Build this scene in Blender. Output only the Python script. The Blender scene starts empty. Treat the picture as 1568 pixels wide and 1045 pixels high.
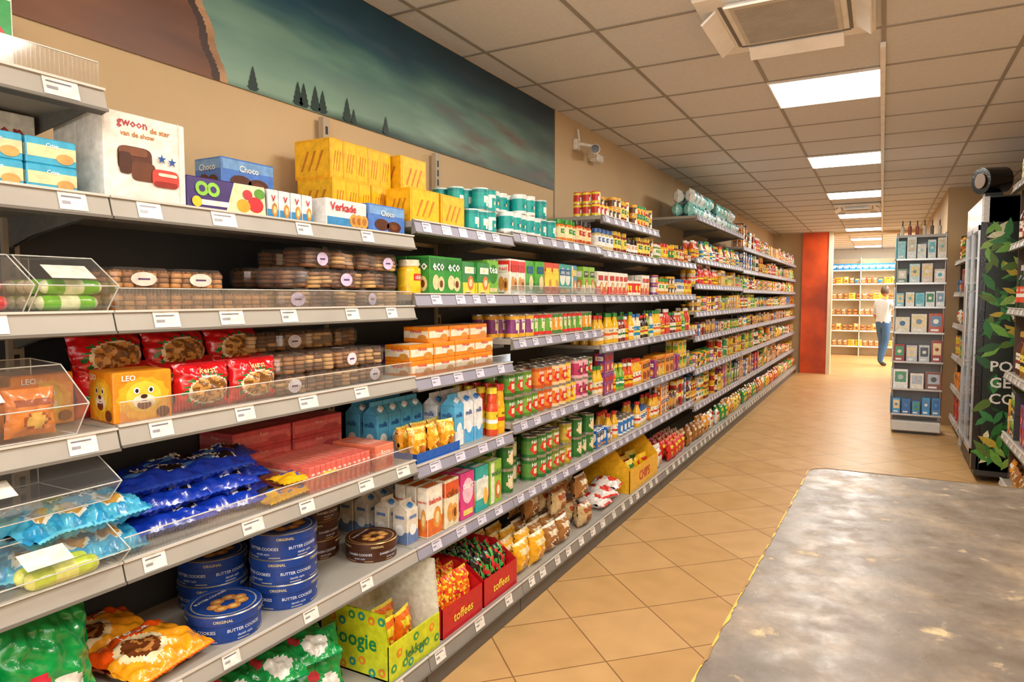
import bpy, math, random
import numpy as np
from mathutils import Matrix, Vector, noise
random.seed(11)
R = random.random
def hx(h):
    h=h.lstrip('#'); o=[]
    for i in (0,2,4):
        c=int(h[i:i+2],16)/255.0
        o.append(c/12.92 if c<=.04045 else ((c+.055)/1.055)**2.4)
    return tuple(o)
def C(c): return hx(c) if isinstance(c,str) else c
def rnd(a,b): return a+(b-a)*R()
SC=bpy.context.scene
# ------------------------------------------------------------ materials
def new_mat(name):
    m=bpy.data.materials.new(name); m.use_nodes=True
    nt=m.node_tree; nt.nodes.clear()
    out=nt.nodes.new('ShaderNodeOutputMaterial')
    return m,nt,out
def attr_mat(name,rough=.45,metal=0,coat=0,var=.16,scale=45,bump=0,spec=.5):
    m,nt,out=new_mat(name)
    b=nt.nodes.new('ShaderNodeBsdfPrincipled')
    a=nt.nodes.new('ShaderNodeAttribute'); a.attribute_name='Col'
    tc=nt.nodes.new('ShaderNodeTexCoord')
    n=nt.nodes.new('ShaderNodeTexNoise'); n.inputs['Scale'].default_value=scale; n.inputs['Detail'].default_value=3
    nt.links.new(tc.outputs['Object'],n.inputs['Vector'])
    mr=nt.nodes.new('ShaderNodeMapRange'); mr.inputs['From Min'].default_value=.3; mr.inputs['From Max'].default_value=.7
    mr.inputs['To Min'].default_value=1-var; mr.inputs['To Max'].default_value=1+var*.5
    nt.links.new(n.outputs['Fac'],mr.inputs['Value'])
    mx=nt.nodes.new('ShaderNodeVectorMath'); mx.operation='SCALE'
    nt.links.new(a.outputs['Color'],mx.inputs[0]); nt.links.new(mr.outputs['Result'],mx.inputs['Scale'])
    nt.links.new(mx.outputs['Vector'],b.inputs['Base Color'])
    b.inputs['Roughness'].default_value=rough; b.inputs['Metallic'].default_value=metal
    b.inputs['Coat Weight'].default_value=coat; b.inputs['Coat Roughness'].default_value=.12
    b.inputs['Specular IOR Level'].default_value=spec
    if bump:
        bp=nt.nodes.new('ShaderNodeBump'); bp.inputs['Strength'].default_value=bump; bp.inputs['Distance'].default_value=.004
        nt.links.new(n.outputs['Fac'],bp.inputs['Height']); nt.links.new(bp.outputs['Normal'],b.inputs['Normal'])
    nt.links.new(b.outputs[0],out.inputs[0])
    return m
def clear_mat(name,gl=.10,df=.04,tint=(.98,.98,.97)):
    m,nt,out=new_mat(name)
    tr=nt.nodes.new('ShaderNodeBsdfTransparent'); tr.inputs[0].default_value=(*tint,1)
    g=nt.nodes.new('ShaderNodeBsdfGlossy'); g.inputs['Roughness'].default_value=.08
    d=nt.nodes.new('ShaderNodeBsdfDiffuse'); d.inputs[0].default_value=(.9,.9,.88,1)
    lw=nt.nodes.new('ShaderNodeLayerWeight'); lw.inputs['Blend'].default_value=.25
    mr=nt.nodes.new('ShaderNodeMapRange'); mr.inputs['To Min'].default_value=gl*.6; mr.inputs['To Max'].default_value=min(1,gl*4)
    nt.links.new(lw.outputs['Facing'],mr.inputs['Value'])
    m1=nt.nodes.new('ShaderNodeMixShader'); m2=nt.nodes.new('ShaderNodeMixShader')
    m1.inputs[0].default_value=df
    nt.links.new(tr.outputs[0],m1.inputs[1]); nt.links.new(d.outputs[0],m1.inputs[2])
    nt.links.new(mr.outputs[0],m2.inputs[0]); nt.links.new(m1.outputs[0],m2.inputs[1]); nt.links.new(g.outputs[0],m2.inputs[2])
    nt.links.new(m2.outputs[0],out.inputs[0])
    return m
PRINT,GLOSS,METAL,CLEAR,MATTE=0,1,2,3,4
MATS=[attr_mat('printed_card',.42,0,.15,.2),attr_mat('glossy_film',.25,0,.5,.2,60,.35),
      attr_mat('tin_metal',.3,.7,0,.1),clear_mat('clear_plastic'),attr_mat('matte_paint',.5,0,0,.08,8)]
def emit_mat(name,col,s):
    m,nt,out=new_mat(name); e=nt.nodes.new('ShaderNodeEmission')
    e.inputs[0].default_value=(*col,1); e.inputs[1].default_value=s
    nt.links.new(e.outputs[0],out.inputs[0]); return m
# ------------------------------------------------------------ mesh builder
class T:
    def __init__(s): s.V=[];s.n=0;s.L=[];s.N=[];s.C=[];s.M=[];s.S=[];s._f=None;s.dim=None;s.stack=1
    def vs(s,pts):
        b=s.n; s.V.append(np.array(pts,dtype=float).reshape(-1,3)); s.n+=len(pts); s._f=None; return b
    def f(s,idx,col,mat=0,sm=False):
        s.L.append(np.array(idx)); s.N.append([len(idx)]); s.C.append([C(col)]); s.M.append([mat]); s.S.append([sm]); s._f=None
    def poly(s,pts,col,mat=0):
        b=s.vs(pts); s.f([b+i for i in range(len(pts))],col,mat)
    def fin(s):
        if s._f is None:
            s._f=(np.concatenate(s.V),np.concatenate(s.L),np.concatenate(s.N),np.concatenate([np.array(c,dtype=float).reshape(-1,3) for c in s.C]),np.concatenate(s.M),np.concatenate(s.S))
        return s._f
    def add(s,o,M=None):
        V,L,N,Cc,Mm,S=o.fin()
        if M is not None:
            A=np.array(M); V=V@A[:3,:3].T+A[:3,3]
        b=s.n; s.V.append(V); s.n+=len(V); s.L.append(L+b); s.N.append(N); s.C.append(Cc); s.M.append(Mm); s.S.append(S); s._f=None
    def box(s,x0,x1,y0,y1,z0,z1,col,mat=MATTE,ch=0.0):
        if x0>x1:x0,x1=x1,x0
        if y0>y1:y0,y1=y1,y0
        cx,cy,cz=(x0+x1)/2,(y0+y1)/2,(z0+z1)/2; a,b,g=(x1-x0)/2,(y1-y0)/2,(z1-z0)/2
        if ch<=0:
            P=[(cx+i*a,cy+j*b,cz+k*g) for i in(-1,1) for j in(-1,1) for k in(-1,1)]
            o=s.vs(P)
            for q in((0,1,3,2),(4,6,7,5),(0,4,5,1),(2,3,7,6),(0,2,6,4),(1,5,7,3)): s.f([o+i for i in q],col,mat)
            return
        c=min(ch,a*.45,b*.45,g*.45); P=[];ix={}
        for i in(-1,1):
            for j in(-1,1):
                for k in(-1,1):
                    for ax in range(3):
                        ix[(i,j,k,ax)]=len(P)
                        P.append((cx+i*(a-(c if ax!=0 else 0)),cy+j*(b-(c if ax!=1 else 0)),cz+k*(g-(c if ax!=2 else 0))))
        o=s.vs(P); A=np.array(P); ctr=np.array((cx,cy,cz))
        def ff(q):
            p=A[q]; nn=np.cross(p[1]-p[0],p[2]-p[0])
            if np.dot(nn,p.mean(0)-ctr)<0:q=q[::-1]
            s.f([o+t for t in q],col,mat)
        q4=((-1,-1),(1,-1),(1,1),(-1,1))
        for e in(-1,1):
            ff([ix[(e,u,v,0)] for u,v in q4]); ff([ix[(u,e,v,1)] for u,v in q4]); ff([ix[(u,v,e,2)] for u,v in q4])
            for h in(-1,1):
                ff([ix[(e,h,-1,0)],ix[(e,h,1,0)],ix[(e,h,1,1)],ix[(e,h,-1,1)]])
                ff([ix[(e,-1,h,0)],ix[(e,1,h,0)],ix[(e,1,h,2)],ix[(e,-1,h,2)]])
                ff([ix[(-1,e,h,1)],ix[(1,e,h,1)],ix[(1,e,h,2)],ix[(-1,e,h,2)]])
        for i in(-1,1):
            for j in(-1,1):
                for k in(-1,1): ff([ix[(i,j,k,0)],ix[(i,j,k,1)],ix[(i,j,k,2)]])
    def cyl(s,p0,p1,r,col,mat=MATTE,n=12,r1=None):
        p0=Vector(p0);p1=Vector(p1);d=(p1-p0).normalized();r1=r if r1 is None else r1
        u=d.orthogonal().normalized();w=d.cross(u)
        P=[];
        for p,rr in((p0,r),(p1,r1)):
            for i in range(n):
                a=2*math.pi*i/n; P.append(tuple(p+u*math.cos(a)*rr+w*math.sin(a)*rr))
        o=s.vs(P)
        for i in range(n): j=(i+1)%n; s.f([o+i,o+j,o+n+j,o+n+i],col,mat,True)
        o2=s.vs(P); s.f([o2+i for i in range(n)][::-1],col,mat); s.f([o2+n+i for i in range(n)],col,mat)
    def lathe(s,prof,n=20,colf=None,share=False,cx=0,cy=0,z0=0):
        ang=[2*math.pi*(i+.5)/n for i in range(n)]
        ring=lambda p:[(cx+max(p[0],.0004)*math.cos(a),cy+max(p[0],.0004)*math.sin(a),z0+p[1]) for a in ang]
        if share: bs=[s.vs(ring(p)) for p in prof]
        for i in range(len(prof)-1):
            if share: b0,b1=bs[i],bs[i+1]
            else: b0=s.vs(ring(prof[i])); b1=s.vs(ring(prof[i+1]))
            for k in range(n):
                j=(k+1)%n; c=None
                if colf:
                    a=ang[k]+math.pi/n; a=(a+math.pi)%(2*math.pi)-math.pi
                    c=colf(i,a,(prof[i][1]+prof[i+1][1])/2)
                s.f([b0+k,b0+j,b1+j,b1+k],c if c is not None else prof[i][2],prof[i][3],True)
def obj(t,name,mats=None,parent=None,loc=None,col=True):
    V,L,N,Cc,Mm,S=t.fin()
    me=bpy.data.meshes.new(name); me.vertices.add(len(V)); me.vertices.foreach_set('co',V.ravel())
    me.loops.add(len(L)); me.loops.foreach_set('vertex_index',L.astype(np.int32))
    me.polygons.add(len(N)); st=np.concatenate([[0],np.cumsum(N)[:-1]]).astype(np.int32)
    me.polygons.foreach_set('loop_start',st); me.polygons.foreach_set('loop_total',N.astype(np.int32))
    me.polygons.foreach_set('material_index',Mm.astype(np.int32)); me.polygons.foreach_set('use_smooth',S.astype(bool))
    a=me.color_attributes.new('Col','FLOAT_COLOR','CORNER')
    cc=np.repeat(np.concatenate([Cc,np.ones((len(Cc),1))],1),N,axis=0); a.data.foreach_set('color',cc.ravel().astype(np.float32))
    for m in (mats or MATS): me.materials.append(m)
    me.update(calc_edges=True); me.validate()
    o=bpy.data.objects.new(name,me); SC.collection.objects.link(o)
    if parent: o.parent=parent
    return o
def empty(name):
    e=bpy.data.objects.new(name,None); SC.collection.objects.link(e); return e
# ------------------------------------------------------------ text + decals
_tc={}
def text2d(s):
    if s in _tc: return _tc[s]
    cu=bpy.data.curves.new('t','FONT'); cu.body=s; cu.resolution_u=1 if len(s)<6 and s.islower() else 2; cu.offset=.018
    o=bpy.data.objects.new('t',cu); SC.collection.objects.link(o)
    me=bpy.data.meshes.new_from_object(o.evaluated_get(bpy.context.evaluated_depsgraph_get()))
    v=np.array([x.co[:2] for x in me.vertices]); fs=[list(p.vertices) for p in me.polygons]
    v-= (v.min(0)+v.max(0))/2; sz=v.max(0)-v.min(0); v/=sz[1]
    bpy.data.objects.remove(o); bpy.data.curves.remove(cu); bpy.data.meshes.remove(me)
    _tc[s]=(v,fs,sz[0]/sz[1]); return _tc[s]
def PP(pl,dm,e,u,v):
    w,d,h=dm
    if pl=='F': return (d/2+e,u,v)
    if pl=='S': return (u,-w/2-e,v)
    if pl=='B': return (-d/2-e,-u,v)
    return (-v,u,h+e)
def rect(t,pl,dm,u,v,w,h,col,l=1,mat=0):
    t.poly([PP(pl,dm,l*.0006,u+a*w/2,v+b*h/2) for a,b in((-1,-1),(1,-1),(1,1),(-1,1))],col,mat)
def disc(t,pl,dm,u,v,ru,rv,col,l=1,n=14,mat=0):
    t.poly([PP(pl,dm,l*.0006,u+ru*math.cos(2*math.pi*i/n),v+rv*math.sin(2*math.pi*i/n)) for i in range(n)],col,mat)
def star(t,pl,dm,u,v,r,col,l=1):
    t.poly([PP(pl,dm,l*.0006,u+(r if i%2==0 else r*.4)*math.sin(math.pi*i/5),v+(r if i%2==0 else r*.4)*math.cos(math.pi*i/5)) for i in range(10)],col)
def text(t,s,pl,dm,u,v,h,col,l=3,maxw=None,rot=0,mat=0):
    vv,fs,asp=text2d(s)
    if maxw and asp*h>maxw: h=maxw/asp
    c,sn=math.cos(rot),math.sin(rot)
    b=t.vs([PP(pl,dm,l*.0006,u+(x*c-y*sn)*h,v+(x*sn+y*c)*h) for x,y in vv])
    for f in fs: t.f([b+i for i in f],col,mat)
def cyltext(t,s,r,z,h,col,a0=0,maxa=1.2,mat=0):
    vv,fs,asp=text2d(s)
    if asp*h>maxa*r: h=maxa*r/asp
    b=t.vs([((r+.0008)*math.cos(a0+x*h/r),(r+.0008)*math.sin(a0+x*h/r),z+y*h) for x,y in vv])
    for f in fs: t.f([b+i for i in f],col,mat)
WORDS=['soep','thee','rijst','koek','bio','mix','saus','oma','vers','puur','mais','ei','kip','taco','nasi','pasta','chili']
# ------------------------------------------------------------ SKUs
def sbox(w,d,h,base,acc,pic='#c98a3a',word=None,wc='#ffffff',style=None,stack=3,mat=0):
    t=T(); dm=(w,d,h); t.box(-d/2,d/2,-w/2,w/2,0,h,base,mat,.0025)
    st=random.randint(0,4) if style is None else style
    auto=word is None and w>.05
    if auto: word=random.choice(WORDS)
    for pl,W in(('F',w),('S',d)):
        if st==0:
            rect(t,pl,dm,0,h*.2,W*.96,h*.34,acc); disc(t,pl,dm,W*.12,h*.36,W*.25,h*.22,pic,2); disc(t,pl,dm,W*.12,h*.36,W*.14,h*.12,'#f3dca0',3)
        elif st==1:
            rect(t,pl,dm,0,h*.8,W*.96,h*.3,acc); disc(t,pl,dm,-W*.15,h*.32,W*.2,h*.2,pic,2); disc(t,pl,dm,W*.18,h*.28,W*.2,h*.2,pic,2)
            disc(t,pl,dm,W*.18,h*.28,W*.1,h*.1,'#7a3d18',3)
        elif st==2:
            rect(t,pl,dm,0,h*.5,W*.96,h*.45,acc); disc(t,pl,dm,W*.25,h*.3,W*.18,h*.2,pic,2)
        elif st==3:
            disc(t,pl,dm,0,h*.6,W*.4,h*.28,acc); rect(t,pl,dm,0,h*.14,W*.7,h*.12,pic,2)
        else:
            rect(t,pl,dm,-W*.3,h*.5,W*.3,h*.94,acc); disc(t,pl,dm,W*.18,h*.3,W*.24,h*.22,pic,2); disc(t,pl,dm,W*.18,h*.3,W*.12,h*.11,'#fff0cc',3)
        if auto: rect(t,pl,dm,0,h*.74,W*.74,h*.2,random.choice(['#f7f2e4','#2a2a34','#c8281e','#1c5a9a','#fbd83a']) if pl=='F' else '#f7f2e4',3.5)
        if word: text(t,word,pl,dm,0,h*(.74 if auto else .72),h*(.13 if auto else .2),(acc if auto else wc) ,4,W*.6 if auto else W*.8)
        else: rect(t,pl,dm,0,h*.72,W*.55,h*.08,wc,4)
        if auto or not word:
            rect(t,pl,dm,-W*.05,h*.10,W*.6,h*.018,'#f7f2e4',4); rect(t,pl,dm,-W*.12,h*.06,W*.4,h*.018,'#5a5450',4)
    rect(t,'T',dm,0,0,w*.8,d*.6,acc)
    t.dim=dm; t.stack=stack; return t
def scan(r,h,base,acc,spot=None,word=None,n=20,top='#b8b4ac',stack=2,spotr=.62,nz=9,lid=None,wcol='#ffffff'):
    t=T(); sp=C(spot) if spot else None; lab0,lab1=h*.06,h*.94
    prof=[(0,0,top,METAL),(r,0,top,METAL),(r,lab0,base,PRINT)]
    for i in range(1,nz): prof.append((r,lab0+(lab1-lab0)*i/nz,base,PRINT))
    tc=lid or top; tm=PRINT if lid else METAL
    prof+=[(r,lab1,tc,tm),(r*1.01,lab1+h*.02,tc,tm),(r*1.01,h,tc,tm),(r*.92,h,tc,tm),(r*.9,h-.003,tc,tm),(0,h-.003,tc,tm)]
    ca=C(acc); R0=r*spotr
    def cf(i,a,z):
        if i<2 or z>lab1: return None
        q=(z-lab0)/(lab1-lab0)
        if sp is not None:
            dd=math.hypot(a*r,z-h*.45)
            if dd<R0*.5: return C('#f2e2b8')
            if dd<R0: return sp
        if q<.16 or q>.86: return ca
        return None
    t.lathe(prof,n,cf)
    if word: cyltext(t,word,r,h*.75,h*.16,wcol,0,1.5)
    t.dim=(2*r,2*r,h); t.stack=stack; return t
def sjar(r,h,cont,lid,lab,n=16,stack=1,spot=None):
    t=T()
    prof=[(0,0,cont,GLOSS),(r*.93,0,cont,GLOSS),(r,h*.05,cont,GLOSS),(r,h*.22,lab,PRINT),(r,h*.4,lab,PRINT),(r,h*.6,lab,PRINT),(r,h*.68,cont,GLOSS),(r*.97,h*.74,cont,GLOSS),(r*.8,h*.8,lid,GLOSS),(r*.88,h*.82,lid,GLOSS),(r*.88,h,lid,GLOSS),(0,h,lid,GLOSS)]
    sp=C(spot) if spot else None
    t.lathe(prof,n,(lambda i,a,z:(sp if i==4 and abs(a)<.55 else None)) if sp else None)
    cyltext(t,random.choice(WORDS),r,h*.5,h*.12,'#f7f2e4' if spot else '#5a2a1c',0,.9)
    t.dim=(2*r,2*r,h); t.stack=stack; return t
def sbottle(r,h,body,cap,lab,n=14,neck=.35,acc='#ffffff'):
    t=T()
    prof=[(0,0,body,GLOSS),(r*.95,0,body,GLOSS),(r,h*.03,body,GLOSS),(r,h*.14,lab,PRINT),(r,h*.26,acc,PRINT),(r,h*.34,lab,PRINT),(r,h*.5,body,GLOSS),(r*.98,h*.56,body,GLOSS),(r*.8,h*.66,body,GLOSS),(r*neck*1.15,h*.76,body,GLOSS),(r*neck,h*.86,cap,GLOSS),(r*neck*1.25,h*.865,cap,GLOSS),(r*neck*1.2,h*.985,cap,GLOSS),(0,h,cap,GLOSS)]
    t.lathe(prof,n); cyltext(t,random.choice(WORDS),r,h*.42,h*.07,'#3a1a14' if sum(C(lab))>1.2 else '#f7f2e4',0,1.1)
    t.dim=(2*r,2*r,h); t.stack=1; return t
def scarton(w,d,h,base,acc,cap='#ffffff',word=None):
    t=T(); dm=(w,d,h*.78); b=h*.78
    t.box(-d/2,d/2,-w/2,w/2,0,b,base,PRINT,.002)
    rr=[(-d/2,-w/2,b),(d/2,-w/2,b),(d/2,w/2,b),(-d/2,w/2,b),(0,-w/2,h*.93),(0,w/2,h*.93)]
    o=t.vs(rr)
    for q in((0,1,4),(1,2,5,4),(2,3,5),(3,0,4,5)): t.f([o+i for i in q],base)
    t.box(-.003,.003,-w/2,w/2,h*.92,h,base,PRINT)
    t.cyl((d*.22,0,b+h*.05),(d*.36,0,b+h*.12),w*.17,cap,GLOSS,10)
    for pl,W in(('F',w),('S',d)):
        rect(t,pl,dm,0,b*.2,W*.98,b*.36,acc); disc(t,pl,dm,0,b*.42,W*.3,b*.16,'#ffffff',2)
        if word: text(t,word,pl,dm,0,b*.78,b*.12,'#1c4f9c',3,W*.7)
        else: rect(t,pl,dm,0,b*.8,W*.6,b*.09,acc,3)
    t.dim=(w,d,h); t.stack=1; return t
def sbag(w,h,th,colf,nu=14,nv=18,wr=.006,sharp=2.4,mat=GLOSS,seed=None,word=None,wc='#ffffff',wz=.7,wh=.13):
    t=T(); rs=random.Random(seed if seed is not None else random.randint(0,9999))
    ph=[rs.uniform(0,6.28) for _ in range(8)]
    def P(s,i,j):
        u=-1+2*i/nu; v=-1+2*j/nv
        e=max(0,1-abs(v)**sharp/.84) if abs(v)<.93 else 0; g=max(0,1-abs(u)**3)**.6
        x=th/2*e**.6*g
        k=(wr*math.sin(9*u+ph[0]+3*v)*math.sin(7*v+ph[1])+wr*.7*math.sin(21*u*(.4+abs(v))+ph[2])*abs(v)+wr*.35*math.sin(17*v+ph[5]+6*u))*(min(1,e*3))
        zig=.0 if abs(v)<.93 else .0015*(1 if i%2 else -1)
        y=w/2*u*(1-.07*(1-abs(v)**2)+ .03*math.sin(6*v+ph[3])*0.5); z=h/2+h/2*v*(1-.03*(1-abs(u)))
        return (s*(x+k)+zig,y,z)
    for s in(1,-1):
        b=t.vs([P(s,i,j) for j in range(nv+1) for i in range(nu+1)])
        for j in range(nv):
            for i in range(nu):
                u=-1+2*(i+.5)/nu; v=-1+2*(j+.5)/nv
                q=[b+j*(nu+1)+i,b+j*(nu+1)+i+1,b+(j+1)*(nu+1)+i+1,b+(j+1)*(nu+1)+i]
                t.f(q if s>0 else q[::-1],colf(u,v),mat,True)
    if word:
        vv,fs,asp=text2d(word); hh=h*wh
        if asp*hh>w*.75: hh=w*.75/asp
        pts=[]
        for x,y in vv:
            yy=x*hh; zz=h*wz+y*hh; u=yy/(w/2); v=(zz-h/2)/(h/2)
            i=(u+1)/2*nu; j=(v+1)/2*nv; i0=min(nu-1,max(0,int(i))); j0=min(nv-1,max(0,int(j)))
            pts.append((max(P(1,i0,j0)[0],P(1,i0+1,j0)[0],P(1,i0,j0+1)[0],P(1,i0+1,j0+1)[0])+.0012,yy,zz))
        b=t.vs(pts)
        for f in fs: t.f([b+i for i in f],wc,PRINT)
    t.dim=(w,th,h); t.stack=1; return t
def bagcol(base,acc,pic,top=None):
    b,a,p=C(base),C(acc),C(pic); tp=C(top) if top else a
    def f(u,v):
        if abs(v)>.93: return tp
        if (u-.1)**2/.3+(v+.35)**2/.16<1: return p if (u-.1)**2/.3+(v+.35)**2/.16<.6 else a
        if .25<v<.6 and abs(u)<.65: return a
        return b
    return f
def cookiepack(w,d,h,ck='#c98f52',ck2='#8a5428',lab=None,nx=3,ny=2,seed=1):
    t=T(); rs=random.Random(seed); r=min(w/nx,d/ny)/2*.95; k=max(1,int(h*.85/.012))
    for i in range(nx):
        for j in range(ny):
            cy=-w/2+w*(i+.5)/nx; cx=-d/2+d*(j+.5)/ny
            for q in range(k):
                ox,oy=rs.uniform(-.003,.003),rs.uniform(-.003,.003); c=ck if rs.random()<.6 else ck2
                t.lathe([(0,0,c,MATTE),(r*.95,0,c,MATTE),(r,.004,c,MATTE),(r*.9,.010,c,MATTE),(0,.011,c,MATTE)],10,None,False,cx+ox,cy+oy,.003+q*.0125)
            for q in range(4):
                a=rs.uniform(0,6.28); t.box(cx+r*.5*math.cos(a)-.003,cx+r*.5*math.cos(a)+.003,cy+r*.5*math.sin(a)-.003,cy+r*.5*math.sin(a)+.003,.003+k*.0125-.002,.006+k*.0125,ck2,MATTE)
    t.box(-d/2,d/2,-w/2,w/2,0,h,'#ffffff',CLEAR,.014)
    if lab:
        dm=(w,d,h); disc(t,'F',dm,0,h*.45,w*.22,h*.34,lab,2); rect(t,'F',dm,0,h*.45,w*.2,h*.08,'#5a3a6a',3); disc(t,'T',dm,0,0,w*.2,d*.2,lab,2)
    t.dim=(w,d,h); t.stack=2; return t
def tin(r,h,base,band,word='BUTTER COOKIES',pic='#c9843a'):
    t=T(); b=C(base)
    def cf(i,a,z):
        if i==2 and int((a+3.2)*9)%2==0: return tuple(x*.75 for x in b)
        return None
    t.lathe([(0,0,base,PRINT),(r*.97,0,base,PRINT),(r*.97,h*.05,band,PRINT),(r*.97,h*.09,base,PRINT),(r*.97,h*.62,band,METAL),(r,h*.64,base,PRINT),(r,h*.96,band,METAL),(r*.975,h,base,PRINT),(r*.93,h,base,PRINT),(r*.93,h*.97,base,PRINT),(0,h*.97,base,PRINT)],36,cf)
    for a0 in(-1.5,-.2,1.1):
        cyltext(t,word,r*.97,h*.42,h*.2,'#d8dce8',a0,1.0); cyltext(t,'danish style',r*.97,h*.2,h*.12,'#b8c0d8',a0,.8)
        cyltext(t,'ORIGINAL',r,h*.8,h*.14,'#d8c890',a0-.6,.5)
    dm=(2*r,2*r,h*.97)
    disc(t,'T',dm,0,0,r*.86,r*.86,band,.6,28); disc(t,'T',dm,0,0,r*.82,r*.82,base,1.2,28)
    for i in range(7):
        a=i*.9; disc(t,'T',dm,r*.42*math.cos(a),-.15*r+r*.3*math.sin(a),r*.2,r*.17,pic,2+i*.3); disc(t,'T',dm,r*.42*math.cos(a),-.15*r+r*.3*math.sin(a),r*.1,r*.08,'#e8bb6a',2.2+i*.3)
    text(t,word,'T',dm,0,r*.5,r*.17,'#ffffff',5,r*1.1)
    t.dim=(2*r,2*r,h); t.stack=4; return t
def put(g,t,x,y,z,rz=0,rx=0,ry=0):
    g.add(t,Matrix.Translation((x,y,z))@Matrix.Rotation(rz,4,'Z')@Matrix.Rotation(ry,4,'Y')@Matrix.Rotation(rx,4,'X'))
def lay(g,t,x,y,z,rz=0,tilt=0,roll=0):
    w,d,h=t.dim
    g.add(t,Matrix.Translation((x,y,z+d/2))@Matrix.Rotation(rz,4,'Z')@Matrix.Rotation(-math.pi/2+tilt,4,'Y')@Matrix.Rotation(roll,4,'Z')@Matrix.Translation((0,0,-h/2)))
def fill(g,y0,y1,z,hmax,skus,xf=-1.53,dep=.36,run=(2,4),rows=2,sx=1,drop=.08,seq=False,gap=.003,smax=9):
    y=y0+.012; i=0; last=None
    while True:
        if seq: s=skus[i%len(skus)]; i+=1
        else:
            s=random.choice(skus)
            if s is last and len(skus)>1: s=random.choice(skus)
            last=s
        w,d,h=s.dim
        if y+w>y1-.01:
            if all(y+q.dim[0]>y1-.01 for q in skus): break
            if seq and i>60: break
            i+=1
            if i>400: break
            continue
        for k in range(random.randint(*run)):
            if y+w>y1-.01: break
            st=max(1,min(s.stack,smax,int(hmax/h))); nr=max(1,min(rows,int(dep/(d+.004))))
            push=rnd(0,.02)
            for r in range(nr):
                if r==0 and nr>1 and R()<drop: continue
                n2=st if R()<.75 else max(1,st-1)
                for q in range(n2):
                    x=xf-sx*(d/2+push+r*(d+.004)); put(g,s,x,y+w/2,z+q*h+.0005,(0 if sx>0 else math.pi)+rnd(-.07,.07))
            y+=w+gap
    return g
# ------------------------------------------------------------ shelving
XW=-1.97; XF=-1.50
def rail(t,y0,y1,z,xf,sx,col='#b9b4ac',lab=.2,ltint='#f2efe8',hh=.05):
    A=(xf-sx*.014,z+.006);B=(xf,z-hh+.006);D=(xf-sx*.024,z-hh);E=(xf-sx*.022,z+.006)
    q=[A,B,D,E]
    for i in range(4):
        a,b=q[i],q[(i+1)%4]
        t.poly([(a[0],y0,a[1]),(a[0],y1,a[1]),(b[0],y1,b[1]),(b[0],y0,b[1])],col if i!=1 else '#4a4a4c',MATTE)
    for y in(y0,y1): t.poly([(p[0],y,p[1]) for p in q],'#8a857c')
    t.box(xf-sx*.013,xf-sx*.006,y0,y1,z+.001,z+.006,'#d5d1c9'); t.box(xf-sx*.003,xf+sx*.004,y0,y1,z-hh+.004,z-hh+.010,'#75716a')
    if lab:
        y=y0+rnd(.03,.1)
        while y<y1-.08:
            w=rnd(.055,.075)
            def L(s,v,e): return (A[0]+(B[0]-A[0])*v+sx*e,s,A[1]+(B[1]-A[1])*v+e*.2)
            t.poly([L(y,.12,.002),L(y+w,.12,.002),L(y+w,.86,.002),L(y,.86,.002)],ltint,PRINT)
            t.poly([L(y+.006,.28,.003),L(y+w*.8,.28,.003),L(y+w*.8,.34,.003),L(y+.006,.34,.003)],'#77757c',PRINT)
            t.poly([L(y+.006,.5,.003),L(y+w*.4,.5,.003),L(y+w*.4,.62,.003),L(y+.006,.62,.003)],'#9a98a0',PRINT)
            y+=w+rnd(lab*.6,lab*1.4)
def shelf(t,y0,y1,z,xf=XF,dep=.44,sx=1,lab=.2,col='#a8a298',ltint='#f2efe8',railc='#b9b4ac',brk=True):
    t.box(xf-sx*dep,xf-sx*.022,y0+.002,y1-.002,z-.022,z,col,MATTE)
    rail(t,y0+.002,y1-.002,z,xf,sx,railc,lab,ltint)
    if brk:
        for y in(y0+.004,y1-.006):
            xb=xf-sx*dep
            o=[(xb,z-.022),(xf-sx*.06,z-.022),(xf-sx*.06,z-.035),(xb+sx*.12,z-.07),(xb,z-.10)]
            t.poly([(p[0],y,p[1]) for p in o],'#6a6862'); t.poly([(p[0],y+.002,p[1]) for p in o],'#6a6862')
def ribs(t,y0,y1,z,x,h=.055):
    t.box(x-.0015,x+.0015,y0,y1,z,z+h,'#ffffff',CLEAR); y=y0+.004
    while y<y1:
        t.box(x+.0015,x+.003,y,y+.0016,z,z+h,'#dcdcd8',CLEAR); y+=.009
    t.box(x-.002,x+.002,y0,y1,z+h,z+h+.002,'#e8e6e0',PRINT)
Y=[-.25,.92,2.04,2.80,3.95,5.15,6.35,7.55,8.75,9.95,11.15,12.35,13.5,14.6]
SH={0:[1.95,1.72,1.465,1.20,.89,.55],1:[1.72,1.465,1.205,.89,.55],2:[1.78,1.51,1.195,.865,.55],3:[1.80,1.51,1.30,.90,.55],
    4:[2.0,1.79,1.51,1.20,.87,.55],5:[1.80,1.52,1.20,.87,.55],6:[2.25,1.86,1.62,1.36,1.13,.82,.48],7:[2.25,1.86,1.62,1.36,1.13,.82,.48]}
for k in range(8,13): SH[k]=[2.12,1.84,1.60,1.36,1.13,.82,.48]
BASEZ=.145; XB=-1.45
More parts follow.
